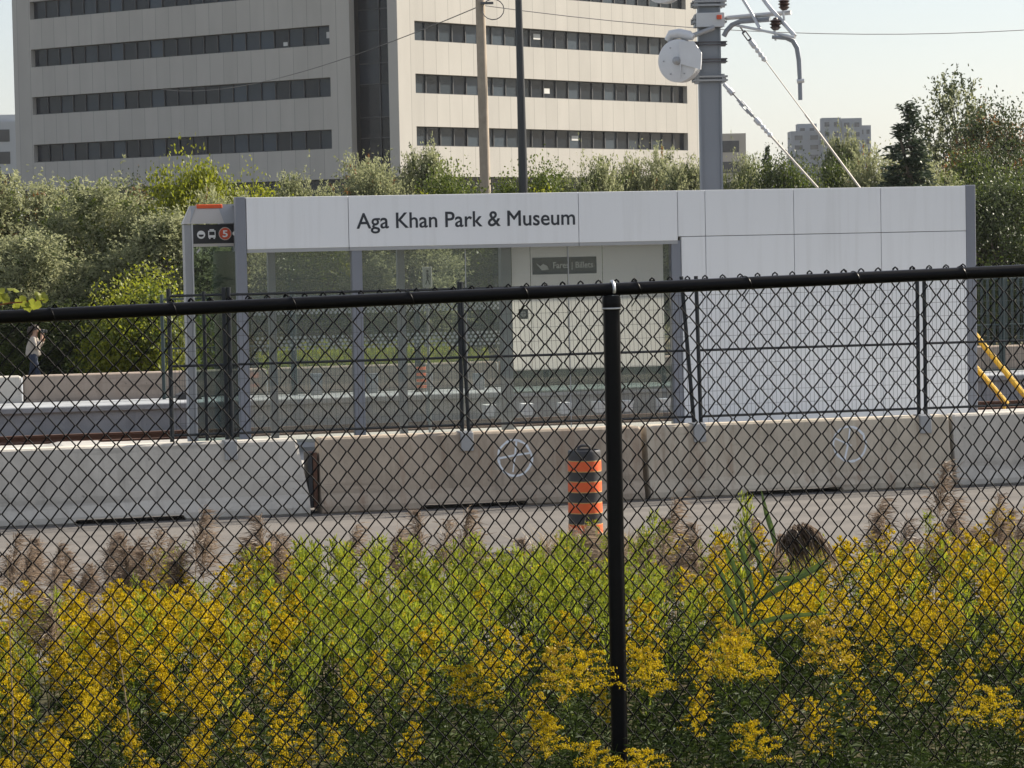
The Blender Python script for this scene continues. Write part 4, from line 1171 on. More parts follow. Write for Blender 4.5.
def put_tree(key, cx, ytop, wpx, Y, lb, rz=None, grp='trees and shrubs behind the tram stop'):
    a = PROTO[key]; h0, rx0 = a[2], a[3]
    p = at(cx, 300, Y); ztop = at(cx, ytop, Y).z
    wid = wpx / 2900 * Y
    if key not in TREE_SRC:
        q, mi, wood, mats = make_tree(*a[:2], a[2], a[3], a[4], *a[5:])
        t = thing(NAMES[key][0], lb, NAMES[key][1], (0, 0, 0), 0, grp)
        wood.build('trunk', M['bark'], t, True)
        quad_mesh('crown', q, mi, mats, t)
        TREE_SRC[key] = t
    else:
        t = copy_tree(TREE_SRC[key]); t['label'] = lb; t['group'] = grp
    t.location = (p.x, Y, -.02)
    t.rotation_euler = (0, 0, rnd.uniform(0, 6.28) if rz is None else rz)
    sx = wid / (2 * rx0); sz = ztop / (h0 * (1.05 if a[0] in ('olive', 'sparse') else 1.0))
    t.scale = (sx, sx, sz)
    return t
TREES = [
    ('conifer', -2, 148, 60, 92, 'dark spruce at the left edge below the small far block'),
    ('olive_a', 30, 175, 130, 69, 'silvery olive tree at the left edge in front of the dark spruce'),
    ('olive_c', 108, 182, 150, 67, 'broad silvery olive tree left of the yellow ash, above the tan far barrier'),
    ('olive_b', 168, 212, 120, 63.5, 'silver olive tree directly left of the stop pylon'),
    ('olive_b', 38, 232, 120, 63, 'low grey olive tree behind the walking person'),
    ('limebush', 145, 272, 112, 60, 'bright lime shrub behind the tan far barrier left of the pylon'),
    ('green_b', 90, 300, 130, 62, 'dark leafy shrub between the walking person and the lime shrub'),
    ('green_b', 25, 300, 110, 62, 'dark leafy shrub behind the walking person at the left edge'),
    ('lime', 190, 152, 76, 66, 'yellow green ash tree in front of the shaded facade above the pylon'),
    ('lime', 246, 172, 70, 67.5, 'lower yellow green ash tree right of the taller one'),
    ('rusty', 140, 186, 60, 74, 'small tree with orange leaves left of the ash trees'),
    ('olive_a', 228, 190, 80, 65, 'grey olive tree just above the top of the stop pylon'),
    ('olive_c', 305, 176, 80, 73, 'grey olive tree above the left part of the fascia'),
    ('olive_a', 372, 157, 95, 72, 'reddish grey olive tree below the dark stair strip'),
    ('olive_b', 427, 148, 62, 73, 'slender olive tree at the foot of the sunlit corner of the office block'),
    ('green_a', 455, 170, 90, 70, 'green tree directly left of the wooden pole behind the fascia'),
    ('green_a', 536, 166, 90, 71, 'green tree just right of the black lamp post'),
    ('olive_c', 592, 160, 85, 72, 'olive tree below the middle of the sunlit facade'),
    ('olive_a', 648, 150, 75, 73, 'tall olive tree near the right end of the sunlit facade'),
    ('olive_b', 690, 160, 70, 71, 'olive tree directly left of the catenary pole'),
    ('olive_c', 742, 158, 60, 72, 'olive tree just right of the catenary pole'),
    ('conifer', 769, 143, 44, 76, 'slim little spruce below the anchor wires'),
    ('green_b', 785, 158, 80, 70, 'green tree under the lower anchor wire'),
    ('olive_b', 846, 134, 46, 74, 'tall olive tree in front of the far towers'),
    ('green_b', 838, 160, 80, 73, 'lower dark tree at the foot of the far towers'),
    ('olive_a', 882, 148, 80, 71, 'olive tree left of the tall spruce'),
    ('conifer', 910, 99, 150, 66, 'tall dark spruce above the right end of the white wall'),
    ('sparse', 960, 76, 84, 82, 'tall open tree with bare trunk above the corner of the white wall'),
    ('olive_c', 920, 155, 95, 70, 'pale olive tree below the spruce at the wall top'),
    ('rusty', 1000, 112, 110, 78, 'leafy tree with orange leaves at the right edge'),
    ('green_b', 978, 150, 80, 74, 'dark green tree between the open tree and the right edge'),
    ('green_b', 1000, 178, 120, 65, 'dark green tree right of the white wall corner'),
    ('green_b', 1040, 165, 120, 68, 'dark tree cut by the right edge of the photo'),
    # dense row seen through the glass
    ('green_b', 262, 225, 110, 66, 'dark tree seen through the leftmost glass bay'),
    ('green_a', 330, 215, 120, 67, 'green tree seen through the glass beside the middle column'),
    ('olive_b', 400, 225, 110, 65, 'olive tree seen through the glass behind the pictogram sign'),
    ('green_b', 465, 215, 130, 68, 'dark tree seen through the glass left of the inner wall'),
    ('green_b', 560, 205, 150, 68, 'dark tree hidden behind the cream inner wall'),
    ('olive_c', -60, 170, 150, 68, 'olive tree just beyond the left edge'),
    ('green_a', 1110, 150, 140, 70, 'green tree just beyond the right edge'),
]
for t_ in TREES: put_tree(*t_)

# ------------------------------------------------------------------ weeds
def goldenrod(seed, h, yellow, lod=1.0, plume=1.0, lush=1.0, fs=.019, fd=15, bl=1.0, pf=.26):
    """returns quads, mat: 0 leaf 1 flower 2 bud 3 stem"""
    rng = np.random.default_rng(seed); Q = []; Mx = []
    bend = rng.normal(size=2) * .10
    def stem(s): return np.stack([bend[0] * s ** 2 * h, bend[1] * s ** 2 * h, s * h], -1)
    s = np.linspace(0, 1, 6); P = stem(s)
    for sd2 in (np.array([1., 0, 0]), np.array([0, 1., 0])):
        Q.append(ribbon(P, np.linspace(.008, .003, 6), sd2)); Mx.append(np.full(5, 0))
    n = int(58 * lod * lush)
    s = rng.uniform(.06, .93, n); a = np.arange(n) * 2.4 + rng.normal(size=n) * .3
    p = stem(s); d = np.stack([np.cos(a), np.sin(a), rng.uniform(.1, .9, n)], 1)
    Lf = (.085 - .045 * s) * rng.uniform(.75, 1.2, n) / (lod ** .5)
    Q.append(leaves(p, d, Lf, Lf * .19, rng, .25)); Mx.append(np.where(s > .72, 0, 0))
    # panicle
    nb = int(17 * plume) if yellow else 0
    fl = 1 if yellow == 1 else 2
    for k in range(nb):
        f = k / nb; s0 = 1 - pf * (1 - f) * plume ** .3
        a = k * 2.4 + rng.normal() * .3; ln = (.045 + .085 * (1 - f)) * rng.uniform(.7, 1.2) * (bl if yellow == 1 else .75)
        o = stem(np.array(s0)); m_ = int(fd * lod)
        t2 = rng.uniform(.1, 1, m_)
        upk = .75 if yellow == 1 else 1.5
        p = o + np.stack([np.cos(a) * ln * t2, np.sin(a) * ln * t2, ln * (upk * t2 - .55 * t2 ** 2)], 1) + rng.normal(size=(m_, 3)) * .005
        d = rng.normal(size=(m_, 3)) * .7 + np.array([0, 0, .9])
        sz = (fs if yellow == 1 else .022) / lod ** .5
        Q.append(leaves(p, d, sz * rng.uniform(.7, 1.3, m_), sz * (.62 if yellow == 1 else .3), rng))
        Mx.append(np.full(m_, fl) if yellow == 1 else np.where(rng.random(m_) < .93, 2, 1))
    if yellow == 2:  # leafy lime shoots with ascending side sprigs
        n = int(70 * lod); s = rng.uniform(.5, 1.0, n); a = rng.uniform(0, 6.28, n); p = stem(s)
        p += np.stack([np.cos(a), np.sin(a), np.zeros(n)], 1) * (.07 * (1.1 - s) * rng.uniform(0, 1.2, n))[:, None]
        d = np.stack([np.cos(a) * .6, np.sin(a) * .6, rng.uniform(.7, 1.6, n)], 1)
        Lf = .06 * rng.uniform(.6, 1.2, n); Q.append(leaves(p, d, Lf, Lf * .17, rng)); Mx.append(np.full(n, 2))
    return np.concatenate(Q), np.concatenate(Mx)
WM = [L_weed, F_yel, L_bud, S_dry]
VAR_Y = [goldenrod(100 + i, .86, 1, .9, 1.0, fs=.016, fd=26, pf=.30, bl=.85) for i in range(5)]
VAR_N = [goldenrod(150 + i, .86, 1, .9, 1.2, fs=.0125, fd=40, bl=.9, pf=.27) for i in range(5)]
VAR_B = [goldenrod(200 + i, .9, 2, .9, .8) for i in range(4)]
VAR_L = [goldenrod(300 + i, .8, 0, .7, .5, 2.2) for i in range(3)]
rng = np.random.default_rng(5)
def place(QM, x, y, z, a, s, tx, ty):
    q, m = QM
    ca, sa = math.cos(a), math.sin(a)
    x2 = q[..., 0] * ca - q[..., 1] * sa; y2 = q[..., 0] * sa + q[..., 1] * ca; z2 = q[..., 2]
    return np.stack([x2 * s + tx * z2 + x, y2 * s + ty * z2 + y, z2 * s + z], -1), m
def field(n, u0, u1, v0, v1, chooser, name, label, cat='weeds', hs=1.0):
    Qs = []; Ms = []
    for k in range(n):
        u = rng.uniform(u0, u1); v = rng.uniform(v0, v1)
        p = RF(u, v)
        if abs(p.x) > 1024 / 2900 * p.y * .5 * 1.5 + .9: continue
        z = ground_z(p.x, p.y)
        r_ = chooser(u, v, p)
        if r_ is None: continue
        var, s = r_
        q, m = place(var, p.x, p.y, z, rng.uniform(0, 6.28), s * hs * rng.uniform(.85, 1.12), rng.normal() * .08, rng.normal() * .08)
        Qs.append(q); Ms.append(m)
    o = quad_mesh(name, np.concatenate(Qs), np.concatenate(Ms), WM)
    print(name, len(o.data.polygons))
    return tag(o, label, cat, kind='stuff')
def pxof(p, z):
    d = Vector((p.x, p.y, z)) - CAMP
    k = FPX / d.dot(fwd)
    return CX + d.dot(rt) * k, CY - d.dot(up) * k
def choose(u, v, p):
    px, py = pxof(p, ground_z(p.x, p.y) + .8)
    t = rng.random()
    n = math.sin(u * 1.9 + 1.3 * math.sin(v * .9)) * .5 + .5
    if px < 95 and v > -15.5: return None if t < .75 else (VAR_Y[rng.integers(5)], .8)
    far = v > -15.0
    if v < -17.1 + .75 * math.sin(1.3 * u) + .5 * math.sin(3.1 * u + 1):
        hh = rng.uniform(.8, 1.05) * (.72 if v < -18.3 else .92)
        ky = .17 if px > 330 else .5
        if t < ky: return (VAR_N[rng.integers(5)], hh)
        if t < ky + (0 if v < -18.0 else .12): return (VAR_B[rng.integers(4)], hh * .95)
        return (VAR_L[rng.integers(3)], hh * 1.05)
    budzone = 280 < px < 660 and v > -17.5
    hsc = .93 + .10 * math.sin(u * 2.3 + v)
    if v < -18.3: hsc *= .55
    elif v < -17.3: hsc *= .72
    if budzone:
        return ((VAR_B[rng.integers(4)], hsc * 1.0) if t < .9 else (VAR_Y[rng.integers(5)], hsc))
    if px < 300: return (((VAR_Y if v > -16.2 else VAR_N)[rng.integers(5)], hsc) if t < .46 + .32 * n else (VAR_B[rng.integers(4)], hsc * .95))
    if v < -17.3 + .6 * math.sin(1.7 * u + 2): return ((VAR_N[rng.integers(5)], hsc) if t < (.72 if px < 300 else .12) else (VAR_L[rng.integers(3)], hsc))
    YY = VAR_Y if v > -16.2 else VAR_N
    return ((YY[rng.integers(5)], hsc) if t < .36 + .30 * n else (VAR_B[rng.integers(4)], hsc * .92) if t < .8 else (VAR_L[rng.integers(3)], hsc))
field(3900, -12.0, 6.0, -19.6, -12.0, choose, 'goldenrod_field', 'dense goldenrod and lime green weeds growing between the chain link fence and the road')
field(1500, -11.0, 1.0, -21.8, -19.9, lambda u, v, p: (VAR_L[rng.integers(3)], rng.uniform(.5, .8)), 'weed_undergrowth', 'dark leafy undergrowth at the foot of the chain link fence')
# sunlit weeds far behind the far barrier seen through the glass
Qs = []; Ms = []
for k in range(300):
    u = rng.uniform(U(285, 380, VF + 3), U(480, 380, VF + 3)); v = VF + 2.0 + rng.uniform(0, 5); p = RF(u, v)
    q, m = place(VAR_B[rng.integers(4)], p.x, p.y, .0, rng.uniform(0, 6.28), rng.uniform(.85, 1.15), 0, 0); k_ = rng.random(len(q)) < .45
    q = q[k_]; c_ = q.mean(axis=1, keepdims=True); Qs.append(c_ + (q - c_) * 1.9); Ms.append(m[k_])
tag(quad_mesh('tall_weeds', np.concatenate(Qs), np.concatenate(Ms), WM), 'tall lime green weeds behind the far barriers', 'weeds', kind='stuff')

# ---- individual goldenrods in front of the fence
GR = [goldenrod(400 + i, .95, 1, 1.0, (1.0, 1.15, .9)[i], 2.4, fs=.0085, fd=90, bl=(1.1, 1.3, 1.0)[i], pf=(.19, .17, .22)[i]) for i in range(3)]
gr_src = []
FG = [(513, 668, 10.9, 'goldenrod with small plume in front of the mesh, furthest left of the post'), (558, 655, 10.6, 'goldenrod with wide starry plume in front of the mesh left of the black post'),
      (588, 640, 10.9, 'taller ochre goldenrod just left of the black post'), (700, 628, 10.9, 'ochre goldenrod between the black post and the green reed'),
      (746, 640, 10.8, 'goldenrod with a pointed plume at the foot of the green reed'), (668, 655, 10.7, 'goldenrod with drooping plume just right of the black post'),
      (797, 715, 10.2, 'large bright goldenrod plume low at the bottom right of centre'), (978, 690, 10.4, 'lone bright goldenrod plume near the right bottom corner'),
      (640, 740, 10.3, 'goldenrod cut by the bottom edge beside the black post foot'), (868, 618, 11.0, 'ochre goldenrod behind the lone bright plume at right'),
      (560, 592 + 130, 10.5, 'small goldenrod below the starry plume at the bottom edge'), (1010, 648, 10.9, 'goldenrod at the right edge above the lone plume'),
      (655, 752, 9.9, 'goldenrod tip just showing at the bottom edge right of the post')]
for i, (px, py, Y, lb) in enumerate(FG):
    ptip = at(px, py, Y); gz = ground_z(ptip.x, Y); hh_ = max(.35, ptip.z - gz)
    if i < 3:
        q, m = GR[i]
        t = thing('goldenrod', lb, 'plant', (0, 0, 0), 0, 'goldenrods in front of the fence')
        mats = [L_weed, (F_yel if i != 1 else F_yel), L_bud, S_dry]
        fl = m == 1
        quad_mesh('foliage', q[~fl], np.zeros((~fl).sum(), int), [L_weed], t); quad_mesh('flower_plume', q[fl], np.zeros(fl.sum(), int), [(F_yel, F_yel, F_ochre)[i]], t)
        gr_src.append(t)
    else:
        t = copy_tree(gr_src[(0, 2, 1, 2, 1, 0, 0, 1, 0, 2, 0, 2, 1)[i]]); t['label'] = lb
    t.location = (ptip.x, Y, gz); t.rotation_euler = (rnd.uniform(-.1, .1), rnd.uniform(-.1, .1), rnd.uniform(0, 6.28))
    s = hh_ / .95; t.scale = (max(s, .85), max(s, .85), s)

# ---- dry reeds with brown plumes
def reed(seed, h, dense=1.0, nod=.3):
    rng2 = np.random.default_rng(seed)
    s = np.linspace(0, 1, 8); nd = nod
    P = np.stack([.06 * s ** 2 + nd * np.clip(s - .78, 0, 1) ** 1.5, .02 * s, s * h], 1)
    stem = []
    for sd2 in (np.array([1., 0, 0]), np.array([0, 1., 0])): stem.append(ribbon(P, np.linspace(.010, .003, 8), sd2))
    # a few dry leaves
    for k in range(4):
        s0 = rng2.uniform(.2, .7); a = rng2.uniform(0, 6.28); o = np.array([.06 * s0 ** 2, 0, s0 * h]); t2 = np.linspace(0, 1, 5)[:, None]
        d = np.array([math.cos(a), math.sin(a), .9]); lp2 = o + d * t2 * .28 + np.array([0, 0, -.22]) * t2 ** 2
        stem.append(ribbon(lp2, np.array([.006, .012, .010, .006, .001]), np.array([-math.sin(a), math.cos(a), 0.])))
    plume = []
    n = int(330 * dense)
    for k in range(n):
        f = rng2.uniform(0, 1); s0 = .70 + .30 * f
        o = np.array([.06 * s0 ** 2 + nd * max(0, s0 - .78) ** 1.5, 0, s0 * h])
        a = rng2.normal(0, 1.3) if rng2.random() < .35 else rng2.uniform(0, 6.28)
        ln = .19 * (1.05 - f * .7) * rng2.uniform(.5, 1.15)
        t2 = np.linspace(0, 1, 4)[:, None]
        d = np.array([math.cos(a) * .6, math.sin(a) * .6, .85]); d = d + rng2.normal(size=3) * .3; p = o + d * t2 * ln + np.array([nd * .15, 0, -.6 * ln]) * t2 ** 2
        sd3 = nrm(rng2.normal(size=3)); plume.append(ribbon(p, np.array([.002, .004, .005, .001]) * 1.2, sd3))
    return np.concatenate(stem), np.concatenate(plume)
RS = []
for i in range(4):
    RS.append(reed(500 + i, 1.1, (1.1, .9, 1.4, .8)[i], (.25, .5, -.3, .1)[i]))
RPX = [(8, 535), (22, 545), (35, 540), (48, 560), (60, 552), (72, 570), (88, 565), (100, 575), (118, 548), (128, 540), (140, 552), (150, 530), (190, 512), (198, 530), (255, 518), (265, 535), (15, 590), (30, 610), (45, 600), (80, 600), (105, 610),
       (345, 525), (415, 512), (438, 520), (455, 512), (462, 530), (520, 540), (545, 560), (560, 532), (572, 527), (590, 530), (604, 538), (650, 520), (662, 500), (690, 525), (745, 520), (770, 535), (868, 500), (876, 515), (905, 540), (935, 465), (940, 500), (952, 520), (990, 495), (1000, 512), (1010, 520), (975, 530), (1018, 540), (630, 535), (385, 530)]
rr9 = random.Random(41)
for k in range(70):
    px = rr9.choice([rr9.uniform(-10, 150), rr9.uniform(150, 300), rr9.uniform(330, 640), rr9.uniform(630, 720), rr9.uniform(820, 1030), rr9.uniform(880, 1030)])
    RPX.append((px, rr9.uniform(533, 572) - (12 if px > 850 else 0)))
order = sorted(range(len(RPX)), key=lambda i: RPX[i][0])
rank = {i: k + 1 for k, i in enumerate(order)}
reed_src = {}
for i, (px, py) in enumerate(RPX):
    Y = rnd.uniform(17.8, 20.5) if py < 580 else rnd.uniform(14.5, 16)
    pt = at(px, py, Y); gz = ground_z(pt.x, pt.y); hh_ = max(.5, pt.z - gz)
    vi = i % 4
    lb = 'dry brown reed plume among the weeds at the roadside'
    near = ('at the left edge' if px < 40 else 'left of the yellow goldenrod clump' if px < 170 else 'behind the left goldenrod clump' if px < 300 else 'behind the lime weeds left of the barrel' if px < 540 else 'at the foot of the striped barrel' if px < 612 else 'right of the black post' if px < 720 else 'beside the large brown plume' if px < 800 else 'in the right-hand reed patch' if px < 960 else 'at the right edge')
    lb = 'dry brown roadside reed plume ' + near
    if vi not in reed_src:
        t = thing('dry_reed', lb, 'reed', (0, 0, 0), 0, 'dry reeds ' + near)
        quad_mesh('stem', RS[vi][0], np.zeros(len(RS[vi][0]), int), [S_dry], t)
        quad_mesh('plume', RS[vi][1], np.zeros(len(RS[vi][1]), int), [D_reed], t); reed_src[vi] = t
    else:
        t = copy_tree(reed_src[vi]); t['label'] = lb; t['group'] = 'dry reeds ' + near
    t.location = (pt.x, pt.y, gz); t.rotation_euler = (0, 0, rnd.uniform(-.9, .9)); s = hh_ / 1.1; t.scale = (max(.9, s), max(.9, s), s)

for k in range(5):
    rg = np.random.default_rng(900 + k); px = (562, 577, 590, 603, 618)[k]; p = at(px, 560, (26.8, 26.2, 26.9, 26.4, 26.6)[k])
    qs = []
    for j in range(170):
        o_ = np.array([rg.normal() * .14, rg.normal() * .1, 0]); a = rg.uniform(0, 6.28); hh_ = rg.uniform(.10, .30); sp = rg.uniform(.05, .3)
        tt = np.linspace(0, 1, 4)[:, None]
        pp = o_ + np.array([math.cos(a) * sp, math.sin(a) * sp, 0]) * tt ** 2 + np.array([0, 0, hh_]) * tt
        qs.append(ribbon(pp, np.array([.007, .009, .008, .002]), np.array([math.sin(a), -math.cos(a), .1])))
    t = thing('dry_grass', 'clump of dry tan grass at the foot of the striped barrel, ' + ('furthest left', 'left of its middle', 'hiding its base', 'right of its middle', 'beside the black fence post')[k], 'grass', (p.x, p.y, 0), 0, 'dry grass clumps round the barrel')
    quad_mesh('blades', np.concatenate(qs), np.zeros(3 * 170, int), [(S_dry, D_reed)[k % 2]], t)

# big drooping dark plume beside the green reed
YR = 13.6
pt = at(800, 520, YR); gz = ground_z(pt.x, YR); hB = pt.z - gz
rng2 = np.random.default_rng(77)
t = thing('plume_reed', 'reed with a large dark brown drooping plume right of the green reed', 'reed', (at(776, 560, YR).x, YR, gz))
base_top = Vector((at(776, 560, YR).x, 0, 0))
s = np.linspace(0, 1, 8)
xx = pt.x - at(776, 560, YR).x
P = np.stack([xx * s ** 3, .0 * s, s * hB * .98], 1)
quad_mesh('stem', np.concatenate([ribbon(P, np.linspace(.010, .004, 8), np.array([1., 0, 0])), ribbon(P, np.linspace(.010, .004, 8), np.array([0, 1., 0]))]), np.zeros(14, int), [L_reed], t)
pl_ = []
for k in range(560):
    f = rng2.uniform(0, 1)
    o = np.array([xx * .55 - .05 + f * .19, rng2.normal() * .02, hB * .98 - .13 + .13 * math.sin(.25 + f * 2.3)])
    a = rng2.uniform(-.5, 1.9); ln = rng2.uniform(.06, .15)
    t2 = np.linspace(0, 1, 5)[:, None]
    d = np.array([math.cos(a) * .75, rng2.normal() * .35, math.sin(a) * .7]); p = o + d * t2 * ln + np.array([.10, 0, -1.35]) * ln * t2 ** 2
    pl_.append(ribbon(p, np.array([.003, .005, .006, .006, .001]), nrm(rng2.normal(size=3))))
quad_mesh('plume', np.concatenate(pl_), np.zeros(4 * len(pl_), int), [D_reedD], t)

# tall green reed with blade leaves (behind the mesh)
YG = 12.6
b0 = at(735, 660, YG); gz = ground_z(b0.x, YG)
t = thing('green_reed', 'tall green reed with long blade leaves behind the mesh right of the black post', 'reed', (b0.x, YG, gz))
def gl_(px, py): p = at(px, py, YG); return np.array([p.x - b0.x, 0, p.z - gz])
sp_ = np.array([gl_(733, 700), gl_(744, 640), gl_(755, 600), gl_(768, 570), gl_(775, 548)]); sp_[0][2] = 0
quad_mesh('stem', np.concatenate([ribbon(sp_, np.array([.012, .012, .01, .008, .004]), np.array([1., 0, 0])), ribbon(sp_, np.array([.012, .012, .01, .008, .004]), np.array([0, 1., 0]))]), np.zeros(8, int), [L_reed], t)
BL = [[(744, 640), (733, 605), (722, 575), (713, 560)], [(748, 630), (741, 590), (731, 560), (720, 536)], [(755, 600), (748, 570), (742, 550), (738, 533)], [(764, 580), (757, 555), (749, 535), (741, 515)],
      [(752, 606), (775, 592), (805, 577), (835, 562)], [(750, 625), (775, 618), (800, 614), (828, 612)], [(775, 545), (772, 530), (767, 514), (762, 490)], [(770, 580), (790, 578), (812, 568), (826, 556)]]
for k, bl in enumerate(BL):
    pts = np.array([gl_(*p) for p in bl]); tt = np.linspace(0, 3, 10); pi_ = np.stack([np.interp(tt, range(4), pts[:, c_]) for c_ in range(3)], 1)
    pi_[:, 1] = (-1) ** k * .06 * (tt / 3)
    wv = .024 * np.sin(np.clip((tt / 3) * .93 + .1, 0, 1) * math.pi) ** .7 + .001
    dirv = nrm(pts[-1] - pts[0]); side = nrm(np.cross(dirv, np.array([.25, 1., .2])))
    hs = side * (wv[:, None] * .5); fold = np.array([0, -.35, .15]) * (wv[:, None] * .5)
    qa = np.stack([pi_[:-1], pi_[1:], (pi_ + hs + fold)[1:], (pi_ + hs + fold)[:-1]], 1); qb = np.stack([pi_[:-1], pi_[1:], (pi_ - hs + fold)[1:], (pi_ - hs + fold)[:-1]], 1)
    quad_mesh('blade', np.concatenate([qa, qb]), np.zeros(18, int), [L_reed], t)
# grassy tip of lime shoots left of it
q, m = goldenrod(611, .9, 2, 1.4, 1.1)
pt = at(728, 502, 14.5); gz = ground_z(pt.x, 14.5)
t = thing('weed_stalk', 'tall lone green weed stalk left of the green reed standing above the field', 'plant', (pt.x, 14.5, gz))
quad_mesh('foliage', q, m, WM, t); t.scale = (1, 1, (pt.z - gz) / .9)
# pale dry stalks leaning at left
for i, (a, b_, lb) in enumerate((((112, 598), (140, 745), 'thin pale dry stalk slanting across the left goldenrods'), ((7, 555), (11, 768), 'thin pale dry stalk standing at the left edge'))):
    p0, p1 = at(*b_, 12.3), at(*a, 12.5)
    p0.z = ground_z(p0.x, p0.y)
    mb = MB(); mb.tube([Vector((0, 0, 0)), (p1 - p0) * .5 + Vector((.01, 0, 0)), p1 - p0], [.004, .0035, .002], 6); o = mb.build('dry_stalk', S_dry, None, True); o.location = p0
    tag(o, lb, 'plant', 'pale dry stalks')

# ------------------------------------------------------------------ chain link fence
VFE = -19.84
uL = U(0, 310, VFE) - 4.0; uR = U(1024, 275, VFE) + 4.0
zl0 = Z(0, 317, VFE); zr0 = Z(1024, 270.5, VFE); slope = (zr0 - zl0) / (U(1024, 275, VFE) - U(0, 310, VFE))
def rail_z(u): return zl0 + slope * (u - U(0, 310, VFE))
upost = U(612, 330, VFE)
base = RF(upost, VFE, 0); gz = ground_z(base.x, base.y)
fe = thing('chain_link_fence', 'black vinyl coated chain link fence with top rail crossing the whole view', 'fence', (base.x, base.y, 0), RA)
RR = .0255
mb = MB()
n_ = 30
mb.tube([(uL - upost, 0, rail_z(uL)), (uR - upost, 0, rail_z(uR))], RR, 16); mb.build('top_rail', M['black_vinyl'], fe, True)
for k in (-2, -1, 0, 1, 2):
    x = k * 3.05
    if not (uL + .05 < upost + x < uR - .05): continue
    zr = rail_z(upost + x); pw = RF(upost + x, VFE); g0 = ground_z(pw.x, pw.y) - .3
    mb = MB(); mb.tube([(x, .0, g0), (x, .0, zr - .045)], .0335, 18); po = mb.build('post', M['black_vinyl'], fe, True)
    mb = MB(); mb.lathe([(.0365, -.085), (.038, -.08), (.038, -.045), (.036, -.03), (.03, -.026)], 18, Matrix.Translation((x, 0, zr))); mb.build('post_cap', M['black_vinyl'], po, True)
    mb = MB(); mb.lathe([(.0385, -.080), (.0392, -.077), (.0385, -.074)], 18, Matrix.Translation((x, 0, zr))); mb.build('cap_edge', M['galv_ring'], po, True)
    mb = MB(); pts = [(x + .004, (RR + .005) * math.cos(t_), zr + (RR + .006) * math.sin(t_)) for t_ in [i * math.pi / 8 - math.pi * .6 for i in range(15)]]
    mb.tube(pts, .0068, 8); mb.build('rail_loop', M['galv_ring'], po, True)
# ties
for k in range(-14, 15):
    x = k * .47 + .12
    if not (uL + .1 < upost + x < uR - .1): continue
    zr = rail_z(upost + x)
    mb = MB(); pts = []
    for i in range(13):
        t_ = -math.pi * .15 + i * (2 * math.pi * .85) / 12
        pts.append((x + .045 * (i / 12 - .5) * 1.2, -(RR + .003) * math.sin(t_) if True else 0, zr + (RR + .003) * math.cos(t_)))
    pts.append((x - .03, .02, zr - .075)); mb.tube(pts, .0022, 6); mb.build('tie_wire', M['black_vinyl'], fe, True)
# fabric
DW, DH = .0752, .0785
RWI = .0030
V = []; Fq = []
cols = int((uR - uL) / (DW / 2)); YO = RR + .004
nrow = 54
rngf = np.random.default_rng(9)
for i in range(cols):
    x0_ = (uL - upost) + i * DW / 2
    ztop = rail_z(upost + x0_) + .031
    pts = []
    for k in range(nrow):
        cidx = 0 if (k % 2) == (i % 2) else 1
        x = x0_ + cidx * DW / 2
        z = ztop - k * DH / 2 + (0.0 if True else 0)
        # shallow bends: each corner is a rounded pair of points, hooked front to back
        side = 1 if cidx else -1
        wob = .0012 * math.sin(k * .7 + i * 1.3)
        pts.append((x - side * .0026 + wob, YO + side * .0022, z))
    K = np.array(pts); X_, Z_ = K[:, 0].copy(), K[:, 2].copy()
    K[:, 0] += .0045 * np.sin(3.1 * X_ + 2.3 * Z_) + .003 * np.sin(9.3 * X_ - 6.1 * Z_ + 1); K[:, 2] += .004 * np.sin(4.7 * X_ + 5.2 * Z_) + .003 * np.sin(11.0 * X_ + 3.0 * Z_); K[:, 1] += .004 * (1 + np.sin(2.2 * X_ - 3.7 * Z_))
    pts = []
    for k in range(nrow - 1):
        sd_k = 1 if ((k % 2) != (i % 2)) else -1
        for f, bow in ((0.0, 0.0), (.10, .55), (.5, 0.0), (.90, -.55)):
            pt_ = K[k] * (1 - f) + K[k + 1] * f
            pt_[1] += .0022 * bow * 1.6 * sd_k; pt_[2] += -.0012 * bow
            pts.append(pt_)
    pts.append(K[-1]); pts = np.array(pts)
    n5 = 5; base_i = len(V)
    for p in pts:
        for j in range(n5):
            t_ = 2 * math.pi * j / n5
            V.append((p[0] + RWI * 1.35 * math.cos(t_), p[1] + RWI * math.sin(t_), p[2]))
    for k in range(len(pts) - 1):
        for j in range(n5):
            q_ = (j + 1) % n5
            Fq.append((base_i + k * n5 + j, base_i + k * n5 + q_, base_i + (k + 1) * n5 + q_, base_i + (k + 1) * n5 + j))
# knuckles at the top: small hooked loops
kn = MB()
for i in range(0, cols, 1):
    x0_ = (uL - upost) + i * DW / 2
    cidx = 0 if (0 == i % 2) else 1
    x = x0_ + cidx * DW / 2
    if i % 2: continue
    zt2 = rail_z(upost + x0_) + .031
    kn.tube([(x - .012, YO + .004, zt2 - .016), (x - .007, YO + .006, zt2 + .000), (x, YO, zt2 + .007), (x + .007, YO - .006, zt2 + .000), (x + .012, YO - .003, zt2 - .016)], .0032, 6)
me = MB(); me.v = V + kn.v; off = len(V); me.f = Fq + [tuple(i + off for i in f) for f in kn.f]; me.m = [0] * len(me.f)
M['wire_vinyl'] = flat('wire_vinyl', (.006, .006, .007), .62, spec=.04, var=.3, vscale=30)
me.build('wire_mesh', M['wire_vinyl'], fe, True)

